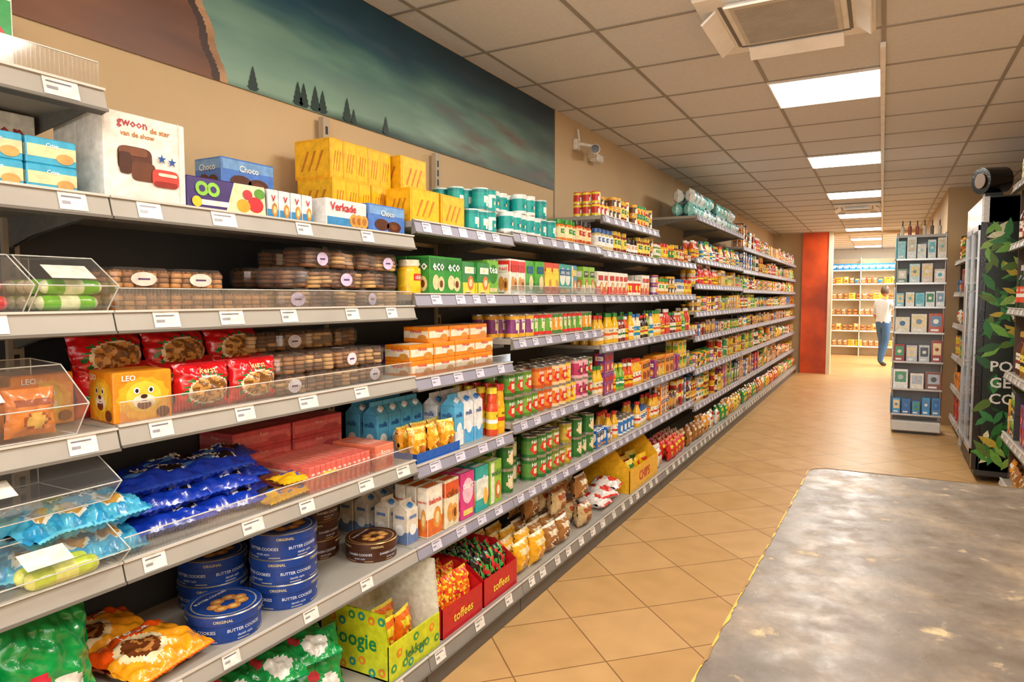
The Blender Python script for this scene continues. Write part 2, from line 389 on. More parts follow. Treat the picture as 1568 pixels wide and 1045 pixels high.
for k in range(13):
    t=T(); y0,y1=Y[k],Y[k+1]
    t.box(-1.955,-1.94,y0,y1,.0,1.74,'#3c4048' if k<3 else '#55504a',MATTE)
    zt=2.2 if k<4 else (1.95 if k<8 else 2.2)
    for y in(y0,):
        t.box(-1.95,-1.925,y-.018,y+.018,0,zt,'#b3a48e' if zt>2 else '#6b665e',MATTE)
        z=.2
        while z<zt-.03:
            t.box(-1.926,-1.9235,y-.006,y+.006,z,z+.03,'#2a2a2c',MATTE); z+=.045
    for z in SH[k]:
        lab=.17 if k<2 else (.09 if k<4 else .07)
        shelf(t,y0,y1,z,lab=lab,ltint='#f2efe8' if k<2 else '#dcdaee',railc='#aaa59c' if k<2 else '#9896a8')
    t.box(-1.95,-1.475,y0,y1,0,BASEZ-.02,'#67635c',MATTE); t.box(-1.95,-1.47,y0+.002,y1-.002,BASEZ-.02,BASEZ,'#a8a298',MATTE)
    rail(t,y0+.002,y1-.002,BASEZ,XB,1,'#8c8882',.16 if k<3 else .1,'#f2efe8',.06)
    t.box(-1.476,-1.468,y0+.004,y1-.004,.004,.075,'#5d5a56',MATTE)
    if k==1:
        for z in(1.465,1.205,.89): ribs(t,y0+.01,y1-.01,z,-1.518)
    if k==0: ribs(t,y0+.3,y1-.01,1.95,-1.518,.06)
    if k==3: ribs(t,y0+.01,y1-.01,1.51,-1.518,.045)
    if k==2: ribs(t,y0+.01,y1-.01,1.195,-1.518,.04)
    obj(t,'grocery_shelf_unit')
# ------------------------------------------------------------ SKU library (generic)
PAL=['#d8281e','#f2b705','#2a983b','#1c7fb5','#f0801a','#7b3d90','#12a09a','#e9e2cf','#f08c1c','#7fbf2f','#f5d81e','#1c7a3c','#e8ac2a','#f2a01c','#f7ca3a','#4fa83c','#8a2a1c','#3a3a44']
def pc(): return random.choice(PAL)
BOX=[sbox(rnd(.07,.13),rnd(.05,.08),rnd(.12,.19),pc(),pc(),random.choice(['#c98a3a','#e7c26a','#a8401c','#d9772b'])) for _ in range(24)]
CAN=[scan(.037,.108,b,a,s,random.choice(WORDS),n=18,nz=7) for b,a,s in[('#4fa83c','#2c7a1e','#e7262b'),('#d8332a','#f2e0b0','#f3d23b'),('#f08a1c','#c85f10','#f2e0b0'),('#8fba3a','#4c8a1c','#e8332a'),('#f0b81e','#c88a10','#a83a12'),('#f5d23a','#e8821c','#3a9a3c'),('#2a9d5b','#f2e3b0','#f06a1c'),('#e2ca5a','#2a8a3c','#2a8a3c'),('#8a2a24','#e8c84a','#e8c84a'),('#2a4f8a','#f2e3b0','#e8702c')]]
JAR=[sjar(rnd(.03,.036),rnd(.10,.14),c,l,b,14,2,s) for c,l,b,s in[('#d05a14','#2a2a2a','#f7e8b0','#c83a1c'),('#8a3010','#d8b030','#f2d85a','#2a7a30'),('#6a8a2c','#e8e0c8','#f7f0dc','#3a9a2c'),('#f0a81c','#d8332a','#fbe03b','#d8332a'),('#4a2214','#1a1a1a','#f0f0e8','#f08a1c'),('#e8841c','#3a9a3c','#fbf0c0','#3a9a3c'),('#f0b030','#f2b705','#a82a1c','#f2b705'),('#d8c080','#3468b0','#fbf8f0','#3468b0'),('#5a1a14','#c8a030','#2a2a2a','#c8a030'),('#e86a2c','#fbc105','#2a8a3c','#fbe23b')]]
BOT=[sbottle(rnd(.025,.032),rnd(.165,.205),b,c,l,12,rnd(.35,.5),a) for b,c,l,a in[('#3a1a0c','#d8332a','#f2d85a','#d8332a'),('#f0b82c','#d8332a','#fbf3e0','#d8332a'),('#8a2414','#2a8a3c','#f7f2e0','#2a8a3c'),('#2a1c14','#e8a82c','#d8332a','#ffffff'),('#f2e8c8','#1c6fb5','#1c8fc5','#fbe23b'),('#e85a1c','#f7f4ec','#fbc715','#8a3410'),('#8ab83c','#fbe23b','#2f9a4b','#ffffff'),('#e0332a','#f7f4ec','#e0332a','#fbe23b'),('#f5c21c','#2a8a3c','#f2e8c8','#e8641c')]]
BAG=[sbag(rnd(.12,.17),rnd(.15,.2),.06,bagcol(b,a,p),10,12,.006) for b,a,p in[('#fbc715','#d8332a','#d99a4a'),('#f5a52c','#f7f4ec','#8a4a1a'),('#e0332a','#fbe23b','#d99a4a'),('#2f9a4b','#fbe23b','#f0d080'),('#a86a34','#f2e2b8','#d99a4a'),('#fbe050','#2f8a4b','#e07a2c'),('#f0ece0','#e0332a','#e8b06a'),('#f08a2c','#fff5d0','#9a5a24')]]
PACK=[sbox(.075,.055,rnd(.10,.15),b,a,p,stack=2,mat=GLOSS) for b,a,p in[('#c8281e','#fbe23b','#6a3a1a'),('#6a3a1c','#e8b040','#d99a4a'),('#fbc715','#8a4a1a','#d8332a'),('#1c7f45','#e8d090','#b8501c'),('#2c6fbc','#f7f4ec','#d99a4a'),('#f5902a','#f7f4ec','#6a3a1a')]]
TEAL=[scan(.037,.1,'#10a8a0','#0c8f90','#f4f8f6',n=18,nz=6,lid='#d8ecec',spotr=.5),scan(.037,.1,'#e8f2f0','#12a8a2','#12a8a2',n=18,nz=6,lid='#12a09a'),scan(.037,.1,'#12a8a2','#eef4f2','#0a7f88',n=18,nz=6,lid='#eef4f4',spotr=.4)]
TEALP=[sbag(.17,.13,.11,bagcol('#8fd8d4','#12a8a2','#f2f8f8','#12a8a2'),10,10,.004),sbag(.17,.13,.11,bagcol('#eef6f6','#1c9fc5','#12b0aa','#1c9fc5'),10,10,.004)]
SMALL=[scan(.028,.075,b,a,s,n=14,nz=5,stack=2,lid=l) for b,a,s,l in[('#6a4a2c','#e8b040','#f2f0e8','#fbc105'),('#d8332a','#fbe23b','#ffffff','#d8332a'),('#fbc715','#2f8a4b','#d8332a','#2f9a4b'),('#f0ece0','#8a4a9a','#f08a2c','#f58a1a')]]
MIX={'assorted_food_boxes':BOX,'canned_vegetables':CAN,'sauce_jars':JAR,'condiment_bottles':BOT,'snack_bags':BAG,'coffee_packs':PACK,'spice_jars':SMALL}
# ------------------------------------------------------------ BAY 0 & 1 hero products
g=T(); s=sbox(.10,.16,.055,'#3fb0d8','#f2e2b0','#d8a860','Crisp','#ffffff',2)
for q in range(2):
    for i in range(2): put(g,s,-1.62,.715+i*.105,1.7205+q*.055)
obj(g,'crispbread_packs')
g=T(); s=sbox(.20,.13,.20,'#f3efe6','#ece6da','#ece6da','gwoon','#b0353c',2); put(g,s,-1.82,.80,1.7205); obj(g,'cardboard_carton')
g=T(); w,d,h=.205,.2,.205; dm=(w,d,h); t=T(); t.box(-d/2,d/2,-w/2,w/2,0,h,'#f6f1e8',PRINT,.003)
text(t,'gwoon','F',dm,-.035,.178,.02,'#b0353c',2); text(t,'de ster','F',dm,.035,.175,.013,'#c07a30',2); text(t,'van de show','F',dm,-.022,.158,.012,'#c07a30',2)
def blob(u,v,w_,h_,c,l):
    n=28; t.poly([PP('F',dm,l*.0006,u+w_/2*math.copysign(abs(math.cos(2*math.pi*i/n))**.45,math.cos(2*math.pi*i/n)),v+h_/2*math.copysign(abs(math.sin(2*math.pi*i/n))**.45,math.sin(2*math.pi*i/n))) for i in range(n)],c)
blob(-.03,.10,.085,.06,'#5a2c16',2); blob(-.01,.075,.06,.045,'#6b3a1e',3); blob(-.035,.118,.07,.02,'#7a4628',4); blob(-.055,.09,.03,.05,'#4a2212',5)
blob(.045,.066,.07,.042,'#d8463a',6); blob(.045,.052,.06,.014,'#9a2a22',7); blob(.05,.075,.05,.008,'#f0e0d0',8)
star(t,'F',dm,.035,.112,.012,'#1c4f9c',9); star(t,'F',dm,.062,.108,.012,'#1c4f9c',9); rect(t,'F',dm,.084,.112,.002,.19,'#e2dccf',1)
rect(t,'S',dm,0,.1,.0015,.2,'#d8d2c4',1); rect(t,'T',dm,0,0,.2,.003,'#d8d2c4',1)
put(g,t,-1.645,1.035,1.7205); obj(g,'marshmallow_carton')
g=T(); w,d,h=.24,.12,.085; dm=(w,d,h); t=T(); t.box(-d/2,d/2,-w/2,w/2,0,h,'#3a1f6e',PRINT,.003)
t.poly([PP('F',dm,.0006,a,b) for a,b in((-.01,.002),(.118,.002),(.118,.083),(.02,.083))],'#dfeab8')
disc(t,'F',dm,.085,.03,.026,.022,'#d8232a',2); disc(t,'F',dm,.045,.024,.022,.018,'#f0a81c',2.5); disc(t,'F',dm,.1,.062,.018,.014,'#5a9a2c',3); disc(t,'F',dm,.06,.055,.016,.014,'#c8303a',3.5)
for u in(-.078,-.045): disc(t,'F',dm,u,.055,.019,.019,'#8fcf3f',3); disc(t,'F',dm,u,.055,.009,.009,'#3a1f6e',4)
rect(t,'F',dm,-.05,.02,.1,.014,'#f2f2ec',2); disc(t,'F',dm,-.095,.02,.014,.014,'#f0c81c',4); rect(t,'T',dm,0,0,.2,.08,'#6fae3a')
put(g,t,-1.60,1.265,1.7205,-.05,0,-.08); obj(g,'fruit_snack_box')
g=T(); s=sbox(.042,.15,.09,'#eef1f4','#3f8fc8','#d8943a','V','#c8232a',0)
for i in range(4): put(g,s,-1.63,1.425+i*.045,1.7205)
w,d,h=.19,.13,.092; dm=(w,d,h); t=T(); t.box(-d/2,d/2,-w/2,w/2,0,h,'#f2f1ee',PRINT,.003); rect(t,'F',dm,0,.018,.185,.034,'#3f8fc8')
for i in range(3): disc(t,'F',dm,.03+i*.025,.03,.02,.022,'#dca24c',2+i*.4); disc(t,'F',dm,.03+i*.025,.03,.011,.012,'#b8722c',2.2+i*.4)
text(t,'Verkade','F',dm,-.02,.068,.026,'#c8232a',5,.13); rect(t,'T',dm,0,0,.17,.1,'#3f8fc8'); put(g,t,-1.60,1.715,1.7205); obj(g,'wafer_cookie_boxes')
g=T(); s=sbox(.2,.12,.10,'#4f7fd0','#7aa8dc','#5a2c16','Choco','#f2f0e8',1); put(g,s,-1.60,1.925,1.7205); put(g,s,-1.80,1.50,1.7205); put(g,s,-1.80,1.50,1.8205); put(g,s,-1.80,1.71,1.7205); obj(g,'chocolate_cookie_boxes')
def yellowbox(w,d,h):
    t=T(); dm=(w,d,h); t.box(-d/2,d/2,-w/2,w/2,0,h,'#f7b414',PRINT,.002)
    for pl,W in(('F',w),('S',d)):
        rect(t,pl,dm,0,h*.5,W*.9,h*.86,'#fbc01c',1)
        for i in range(3):
            u0=-W*.2+i*W*.2
            t.poly([PP(pl,dm,.0012,u0-W*.12,h*.2),PP(pl,dm,.0012,u0-W*.07,h*.2),PP(pl,dm,.0012,u0+W*.13,h*.7),PP(pl,dm,.0012,u0+W*.06,h*.7)],'#cf7e1c')
    rect(t,'T',dm,0,0,w*.8,d*.02,'#d8940c'); t.dim=dm; return t
g=T(); s=yellowbox(.066,.17,.14)
for i in range(5): put(g,s,-1.78,1.855+i*.068,1.7805,rnd(-.03,.03))
s2=yellowbox(.17,.15,.14)
put(g,s2,-1.76,2.28,1.7805); put(g,s2,-1.76,2.28,1.921)
for i in range(5): put(g,s,-1.80,1.865+i*.068,1.921,rnd(-.03,.03))
s3=yellowbox(.18,.12,.13); put(g,s3,-1.61,2.36,1.7805,.03); put(g,s3,-1.61,2.17,1.7805,-.03)
obj(g,'waffle_cartons')
g=T()
for i in range(3): put(g,cookiepack(.15,.10,.055,'#c98a48','#96602c',None,5,3,i),-1.60,1.02+i*.155,1.4655)
for i in range(2): put(g,cookiepack(.15,.10,.05,'#c98a48','#96602c','#e6ddd0',5,3,i+9),-1.60,1.02+i*.155,1.521)
obj(g,'biscuit_packs')
g=T()
for i in range(5):
    for j in range(2):
        for q in range(3 if i>0 else 2):
            dk=(i+q)%2
            put(g,cookiepack(.12,.12,.062,'#7a4a24' if dk else '#cf9f5c','#57301a' if dk else '#8a5a30','#d8c8ea' if (i+q+j)%3==0 else None,2,2,i*7+q),-1.60-j*.13,1.50+i*.108+rnd(-.01,.01),1.466+q*.063,rnd(-.3,.3),rnd(-.05,.05),rnd(-.03,.08) if q==2 else 0)
obj(g,'cookie_clamshell_packs')
# lion face biscuit box
g=T(); w,d,h=.135,.13,.12; dm=(w,d,h); t=T(); t.box(-d/2,d/2,-w/2,w/2,0,h,'#f2941a',PRINT,.003)
for pl,W in(('F',w),('S',d)):
    n=26; t.poly([PP(pl,dm,.0006,W*(.42+.05*(i%2))*math.cos(2*math.pi*i/n),h*.46+h*(.40+.04*(i%2))*math.sin(2*math.pi*i/n)) for i in range(n)],'#f7b526')
    disc(t,pl,dm,.0,h*.5,W*.30,h*.30,'#fbd040',2,24); disc(t,pl,dm,0,h*.40,W*.2,h*.14,'#f7ead0',3,20); disc(t,pl,dm,0,h*.33,W*.12,h*.09,'#7a3418',4,18)
    rect(t,pl,dm,0,h*.39,W*.16,h*.03,'#ffffff',5)
    for sg in(-1,1): disc(t,pl,dm,sg*W*.12,h*.62,.007,.008,'#ffffff',4); disc(t,pl,dm,sg*W*.12,h*.62,.004,.005,'#201008',5)
    disc(t,pl,dm,0,h*.50,.008,.005,'#3a1a10',5); text(t,'LEO',pl,dm,-W*.25,h*.88,.013,'#ffffff',5); disc(t,pl,dm,W*.32,h*.16,W*.12,h*.11,'#6a3418',5)
put(g,t,-1.60,1.01,1.2055,-.15); put(g,t,-1.74,.85,1.2055,.05); obj(g,'lion_cookie_boxes')
def santa(u,v):
    if abs(v)>.92: return C('#b81820')
    r=math.hypot((u-.05)*.8,v+.15)
    if r<.55:
        n_=noise.noise(Vector((u*5,v*5,1))); return C('#d9a055') if n_>0 else C('#8a5a2c')
    if r<.62: return C('#f0e0c0')
    if r<.74: return C('#1f7a38') if int((math.atan2(v,u)+3.2)*5)%2 else C('#d8141e')
    return C('#d8161f')
g=T()
for i in range(2):
    s=sbag(.17,.125,.07,santa,36,26,.004,seed=i,word='kerst',wz=.84,wh=.13,wc='#f7e2a0'); put(g,s,-1.575,1.185+i*.165,1.2055,.03)
for i in range(3):
    s=sbag(.20,.13,.08,santa,36,26,.004,seed=i+5); put(g,s,-1.70,1.03+i*.19,1.2055); put(g,s,-1.71,1.03+i*.19,1.29,.08,0,-.25)
obj(g,'festive_cookie_bags')
g=T()
for i in range(4):
    for j in range(2):
        for q in range(3):
            if j==0 and q==2: continue
            put(g,cookiepack(.12,.11,.062,'#a8713c' if (i+q)%2 else '#d0a064','#6f4420','#e8e2ee' if (i+q)%3==0 else None,3,2,i*5+q),-1.60-j*.12,1.485+i*.123,1.206+q*.062,rnd(-.12,.12))
obj(g,'cookie_clamshell_packs')
g=T(); t=sbox(.15,.12,.062,'#f58e18','#f7ead2','#d8943a','Verkade','#d8332a',2)
for i in range(4):
    for q in range(3 if i>0 else 2): put(g,t,-1.60-(.03 if q==2 else 0),2.125+i*.155,1.1955+q*.0625,rnd(-.04,.04))
obj(g,'butter_cookie_boxes')
def oreo(u,v):
    if abs(v)>.93: return C('#1f48c0')
    if (u-.45)**2/.12+(v)**2/.2<1: return C('#1a1210') if (u-.45)**2/.12+v**2/.2<.7 else C('#e8e8ee')
    if abs(v)<.06 and -.7<u<.1: return C('#4f8fe8')
    return C('#1238b4')
g=T()
for i in range(4):
    for q in range(3):
        s=sbag(.24,.13,.055,oreo,28,20,.006,seed=i*3+q,word='biscuit',wz=.68,wh=.2)
        lay(g,s,-1.64-.02*q-(.07 if i%2 else 0),1.12+i*.085+rnd(-.02,.02),.8905+q*.05,rnd(-.35,.35),.08)
obj(g,'chocolate_sandwich_cookie_bags')
def lblue(u,v):
    if abs(v)>.92: return C('#6fcfee')
    if (u)**2/.22+(v+.25)**2/.14<1: return C('#dca850') if (u)**2/.22+(v+.25)**2/.14<.6 else C('#f7f4e4')
    return C('#2f9ed4') if noise.noise(Vector((u*2,v*2,5)))>0 else C('#4fb8e0')
g=T()
for i in range(3):
    for q in range(3): lay(g,sbag(.15,.17,.06,lblue,24,24,.008,seed=40+i+q*3,word='mini',wz=.76),-1.62-.09*(q%2),.78+i*.08,.8905+q*.04,rnd(-.5,.5),.12)
obj(g,'mini_cookie_bags')
g=T(); s=sbox(.022,.26,.085,'#e86e60','#ec8a78','#d05048','','#f7d0c0',2)
for i in range(12): put(g,s,-1.66,1.535+i*.0235,.8905)
s=sbox(.10,.2,.09,'#ec8060','#f2a088','#d85c50','Roze','#fae0d4',2); put(g,s,-1.63,1.885,.8905)
s=sbox(.24,.16,.06,'#c85056','#d87070','#b84a50','Roze','#f0b0a4',2)
for q in range(3): put(g,s,-1.85,1.56,.8905+q*.06); put(g,s,-1.85,1.81,.8905+q*.06 if q<2 else .8905+.12)
obj(g,'strawberry_wafer_boxes')
g=T(); s=sbag(.22,.10,.035,bagcol('#fbc01c','#1c5fc5','#d8943a'),24,14,.003); lay(g,s,-1.575,1.46,.8905,.1); lay(g,s,-1.58,1.55,.925,-.15); obj(g,'wafer_roll_packs')
bt=tin(.103,.078,'#173f90','#a8a294'); g=T()
put(g,bt,-1.635,1.285,.5505,.1)
for q in range(3): put(g,bt,-1.64,1.515,.5505+q*.0785,rnd(-.2,.2))
for q in range(2): put(g,bt,-1.83,1.40,.5505+q*.0785,rnd(-.2,.2))
obj(g,'butter_cookie_tins')
br=tin(.095,.07,'#4a2614','#b8905c','DANISH COOKIES'); g=T()
put(g,br,-1.635,1.93,.5505,.15)
for q in range(3): put(g,br,-1.835,1.84,.5505+q*.0705,rnd(-.2,.2)); put(g,br,-1.835,1.64,.5505+q*.0705,rnd(-.2,.2))
obj(g,'danish_cookie_tins')
def orb(u,v):
    if abs(v)>.93: return C('#f05a18')
    k=(u+.3)**2/.28+(v+.1)**2/.3
    if k<1: return C('#f7e2b4') if k>.6 else (C('#6a3616') if noise.noise(Vector((u*6,v*6,2)))<.1 else C('#c08040'))
    if v>.3+.2*u: return C('#f2560f')
    return C('#f7a41c')
g=T(); s=sbag(.24,.22,.075,orb,40,40,.007,seed=3,word='Toffee',wz=.78,wh=.12); lay(g,s,-1.63,1.05,.555,.15,.1); lay(g,s,-1.82,1.03,.555,-.1,.1); obj(g,'toffee_cookie_bags')
def gr(u,v):
    if abs(v)>.93: return C('#128a48')
    k=(u-.15)**2/.22+(v+.5)**2/.12
    if k<1: return C('#f5f2ea')
    if (u+.4)**2/.05+(v+.1)**2/.03<1: return C('#c83040')
    return C('#0f9a48')
g=T(); s=sbag(.21,.25,.09,gr,36,36,.008,seed=8,word='gwoon',wz=.26,wh=.08,wc='#b0353c')
put(g,s,-1.60,.80,.5505,.1,0,-.12); put(g,s,-1.60,.57,.5505,0,0,-.1); put(g,s,-1.73,.78,.5505,0,0,-.05); obj(g,'candy_bags')
g=T()
for i in range(3): put(g,sbag(.2,.24,.09,gr,28,28,.01,seed=20+i),-1.60-(i%2)*.1,1.28+i*.17,BASEZ+.0005,rnd(-.3,.3),rnd(-.1,.1),-.25)
for i in range(3): lay(g,sbag(.19,.22,.07,gr,28,28,.01,seed=30+i),-1.66,1.30+i*.15,BASEZ+.17,rnd(-.4,.4),.2)
obj(g,'sweets_bags')
g=T(); y0,y1,z0=1.83,2.14,BASEZ+.001; LG='#d2da24'
g.box(-1.485,-1.478,y0,y1,z0,z0+.13,LG,PRINT); g.box(-1.80,-1.795,y0,y1,z0,z0+.34,'#f7f5ec',PRINT); g.box(-1.80,-1.48,y0,y1,z0,z0+.006,LG,PRINT)
for y,hh in((y0,.24),(y1-.005,.34)):
    pts=[(-1.80,z0),(-1.48,z0),(-1.48,z0+.13),(-1.50,z0+hh),(-1.80,z0+hh)]
    for e in(0,.005): g.poly([(p[0],y+e,p[1]) for p in pts],LG if y==y0 else '#f4f3e4',PRINT)
rr=random.Random(4)
def ringdot(tt,pl,u,v,c):
    disc(tt,pl,(0,0,1) if pl=='S' else (1,0,1),u,v,.016,.016,c,1); disc(tt,pl,(0,0,1) if pl=='S' else (1,0,1),u,v,.007,.007,LG,2)
tt=T()
for i in range(9): ringdot(tt,'F',-.13+i*.033,rr.uniform(.02,.11),rr.choice(['#3a9a4c','#f08a2c','#2f9a8c']))
text(tt,'lekker','F',(1,0,1),0,.06,.035,'#1f7a3c',3,.2)
put(g,tt,-1.4775,(y0+y1)/2,z0)
tt=T()
for i in range(14): ringdot(tt,'S',-.14+(i%7)*.045,.035+(i//7)*.165+rr.uniform(-.02,.02),rr.choice(['#3a9a4c','#f08a2c','#2f9a8c']))
text(tt,'Boogie','S',(0,0,1),0,.12,.075,'#1f8a4c',3,.27); put(g,tt,-1.64,y0-.001,z0)
for i in range(4): put(g,sbag(.12,.16,.06,bagcol('#f5741c','#fbe23b','#d8332a'),16,16,.005,seed=i),-1.58-(i%2)*.09,y0+.09+(i//2)*.11,z0+.008,rnd(-.2,.2))
obj(g,'candy_display_box')
g=T()
for a,b in((2.17,2.47),(2.49,2.79)):
    z0=BASEZ+.001; g.box(-1.49,-1.483,a,b,z0,z0+.12,'#c8141c',PRINT); g.box(-1.80,-1.79,a,b,z0,z0+.2,'#b01018',PRINT); g.box(-1.8,-1.485,a,b,z0,z0+.004,'#b01018',PRINT)
    for y in(a,b-.004):
        pts=[(-1.80,z0),(-1.485,z0),(-1.485,z0+.12),(-1.60,z0+.2),(-1.80,z0+.2)]
        for e in(0,.004): g.poly([(p[0],y+e,p[1]) for p in pts],'#c8141c',PRINT)
    tt=T(); text(tt,'toffees','F',(1,0,1),0,.06,.04,'#fbe04b',2); put(g,tt,-1.4825,(a+b)/2,z0)
    cs=('#f8701c','#fbe23b') if a<2.3 else ('#181818','#4aba4c')
    for i in range(3):
        for j in range(4):
            def cf(u,v,cs=cs,i=i):
                k=noise.noise(Vector((u*4+i,v*4,a))); return C(cs[0]) if k<.05 else (C(cs[1]) if k<.25 else C('#e8333a'))
            put(g,sbag(.095,.19,.055,cf,16,22,.006),-1.54-j*.065,a+.055+i*.095,z0+.01,rnd(-.15,.15),0,-.15)
obj(g,'toffee_display_trays')
def bin_(g,y0,y1,z,h,dep=.36,xf=-1.47,cont=None):
    xb=xf-dep; pr=[(xb,z),(xf-.05,z),(xf,z+h*.45),(xf-.10,z+h*.95),(xb,z+h)]
    n=len(pr)
    for y in(y0,y1): g.poly([(p[0],y,p[1]) for p in pr],'#ffffff',CLEAR)
    for i in range(n):
        a,b=pr[i],pr[(i+1)%n]; g.poly([(a[0],y0,a[1]),(b[0],y0,b[1]),(b[0],y1,b[1]),(a[0],y1,a[1])],'#ffffff',CLEAR)
        for y in(y0,y1): g.cyl((a[0],y,a[1]),(b[0],y,b[1]),.0015,'#d0d0cc',GLOSS,5)
        g.cyl((a[0],y0,a[1]),(a[0],y1,a[1]),.0015,'#d0d0cc',GLOSS,5)
    ym=(y0+y1)/2; q=lambda t,y,e=.003:(a[0]+(b[0]-a[0])*t+e,y,a[1]+(b[1]-a[1])*t)
    a,b=pr[2],pr[3]; g.poly([q(.25,ym-.045,.003),q(.25,ym+.045,.003),q(.7,ym+.045,.003),q(.7,ym-.045,.003)],'#f0ece0',PRINT)
def roll(c1,c2,l=.13,r=.017):
    t=T(); pr=[(0,0,c2,GLOSS),(r*.6,.004,c2,GLOSS),(r*.9,.012,c1,GLOSS),(r,.025,c1,GLOSS),(r,l*.35,c2,GLOSS),(r,l*.65,c1,GLOSS),(r,l-.025,c1,GLOSS),(r*.9,l-.012,c2,GLOSS),(r*.6,l-.004,c2,GLOSS),(0,l,c2,GLOSS)]
    t.lathe(pr,12,None,True); return t
def rollset(g,t,y0,y1,x0,z,n,lay_):
    for q in range(lay_):
        for i in range(n): g.add(t,Matrix.Translation((x0-i*.038,y0+rnd(0,.02),z+.018+q*.034))@Matrix.Rotation(-math.pi/2,4,'X'))
g=T(); bin_(g,.45,.74,1.468,.125); rollset(g,roll('#e01a2a','#f47a8a'),.58,.7,-1.54,1.47,5,2); obj(g,'candy_roll_bin')
g=T(); bin_(g,.75,.91,1.468,.125); rollset(g,roll('#6fc42c','#ecf4c8'),.765,.9,-1.54,1.47,5,2); obj(g,'candy_roll_bin')
g=T(); bin_(g,.45,.83,1.208,.155,.22,-1.46)
for i in range(6): put(g,sbag(.10,.10,.04,bagcol('#e8842c','#a84a1a','#f0c060'),14,14,.004),-1.55-(i%2)*.06,.52+(i//2)*.12,1.212)
obj(g,'cookie_scoop_bin')
g=T(); bin_(g,.42,.90,1.045,.11,.34,-1.47); obj(g,'acrylic_scoop_bin')
g=T(); bin_(g,.60,.905,.893,.105,.13,-1.455); t=roll('#d0e42c','#f4f47a',.15,.021)
for i in range(2): g.add(t,Matrix.Translation((-1.52-i*.04,.72,.915))@Matrix.Rotation(-math.pi/2,4,'X'))
obj(g,'chewing_candy_bin')
g=T(); s=sbox(.2,.05,.19,'#f2efe4','#2f9a4c','#d8232a','gwoon','#c8232a',2); put(g,s,-1.57,.66,1.9505); put(g,s,-1.66,.64,1.9505); obj(g,'tea_boxes')
g=T(); fill(g,.0,.42,1.205,.2,BAG); obj(g,'snack_bags'); g=T(); fill(g,.0,.55,.89,.13,BAG,dep=.3); obj(g,'snack_bags')
# ------------------------------------------------------------ BAY 2
g=T(); fill(g,2.50,2.80,1.7805,.31,TEAL,rows=3,run=(2,3),drop=0,smax=2); fill(g,2.80,3.40,1.8005,.31,TEAL,rows=3,run=(2,3),drop=0,smax=2)
obj(g,'baby_formula_tins')
g=T(); s=sbox(.12,.10,.15,'#3a9a3c','#2f7a34','#e8d8a0','eco','#ffffff',1); s2=sbox(.085,.08,.155,'#7fbf4a','#3f8a34','#f0d8a0','tea','#ffffff',3); s3=sbox(.11,.09,.14,'#2f8a3c','#f2e040','#e87a3c',None,'#ffffff',0)
fill(g,2.15,2.80,1.51,.17,[s,s3,s2,s2],seq=True,run=(2,2),rows=2,drop=0)
obj(g,'herbal_tea_boxes'); g=T(); put(g,sjar(.045,.13,'#fbc01c','#e8e0c8','#fbd02c',18,1,'#d8332a'),-1.58,2.10,1.5105); obj(g,'mustard_jar')
g=T(); s=scan(.036,.1,'#8a4a9a','#f0ece0','#f7f5ec',n=16,nz=5,lid='#7a3a8a'); fill(g,2.25,2.79,1.195,.12,[s],xf=-1.74,rows=2,dep=.2); obj(g,'instant_drink_tins')
g=T(); s=scarton(.072,.072,.225,'#f0f2f4','#4fb0e8','#2c7fd0','milk'); s2=scarton(.072,.072,.225,'#5ab8e8','#f0f6fa','#ffffff','milk')
for i in range(4): put(g,s2,-1.74,2.09+i*.076,.8655); put(g,s2,-1.83,2.09+i*.076,.8655)
for i in range(3): put(g,s if i else s2,-1.60,2.42+i*.08,.8655,rnd(-.05,.05)); put(g,s,-1.69,2.42+i*.08,.8655)
obj(g,'milk_cartons')
g=T(); g.box(-1.68,-1.53,2.07,2.37,.866,.869,'#1c5fbc',PRINT); g.box(-1.532,-1.529,2.07,2.37,.866,.905,'#1c5fbc',PRINT); g.box(-1.68,-1.53,2.07,2.073,.866,.905,'#1c5fbc',PRINT)
for i in range(6): put(g,sbag(.09,.13,.05,bagcol('#f5a824','#fbe470','#c8742c'),16,16,.006,seed=i),-1.56-(i%2)*.06,2.12+(i//2)*.1,.87,rnd(-.3,.3),0,-.1)
obj(g,'pastry_snack_tray')
g=T(); s=sbottle(.028,.235,'#f5b020','#d8332a','#fbc824',16,.7,'#d8332a'); s2=sbottle(.028,.225,'#e0502c','#fbe23b','#f2d02c',16,.7,'#ffffff')
for i in range(2):
    for j in range(4): put(g,s if i else s2,-1.56-j*.062,2.69+i*.065,.8655)
obj(g,'sauce_bottles')
g=T(); s=scarton(.07,.07,.17,'#e6dcca','#6a86b8','#3a7fc0'); put(g,s,-1.60,2.09,.5505); put(g,s,-1.69,2.09,.5505)
for i in range(4): put(g,s,-1.88,2.10+i*.08,.5505); put(g,s,-1.80,2.10+i*.08,.5505)
obj(g,'cream_cartons')
g=T()
L=[('#f7eedc','#e8742c','#e8a04a','#d8332a'),('#f2e4c0','#e05a2c','#e8a34a','#8a4a1a'),('#e0408a','#f7c8dc','#fbe070','#ffffff'),('#2fb0a8','#f0f6ea','#fbc45a','#ffffff'),('#94c840','#f7f5dc','#d87a3c','#2f7a40')]
yy=2.15
for i,(a,b,c,d_) in enumerate(L):
    s=sbox(.105,.05,.2,a,b,c,['bakmix','cake','taart','muffin','wafel'][i],d_,[0,1,3,2,4][i])
    for j in range(3): put(g,s,-1.565-j*.055,yy+.055,.5505,rnd(-.02,.02))
    yy+=.122
obj(g,'cake_mix_boxes')
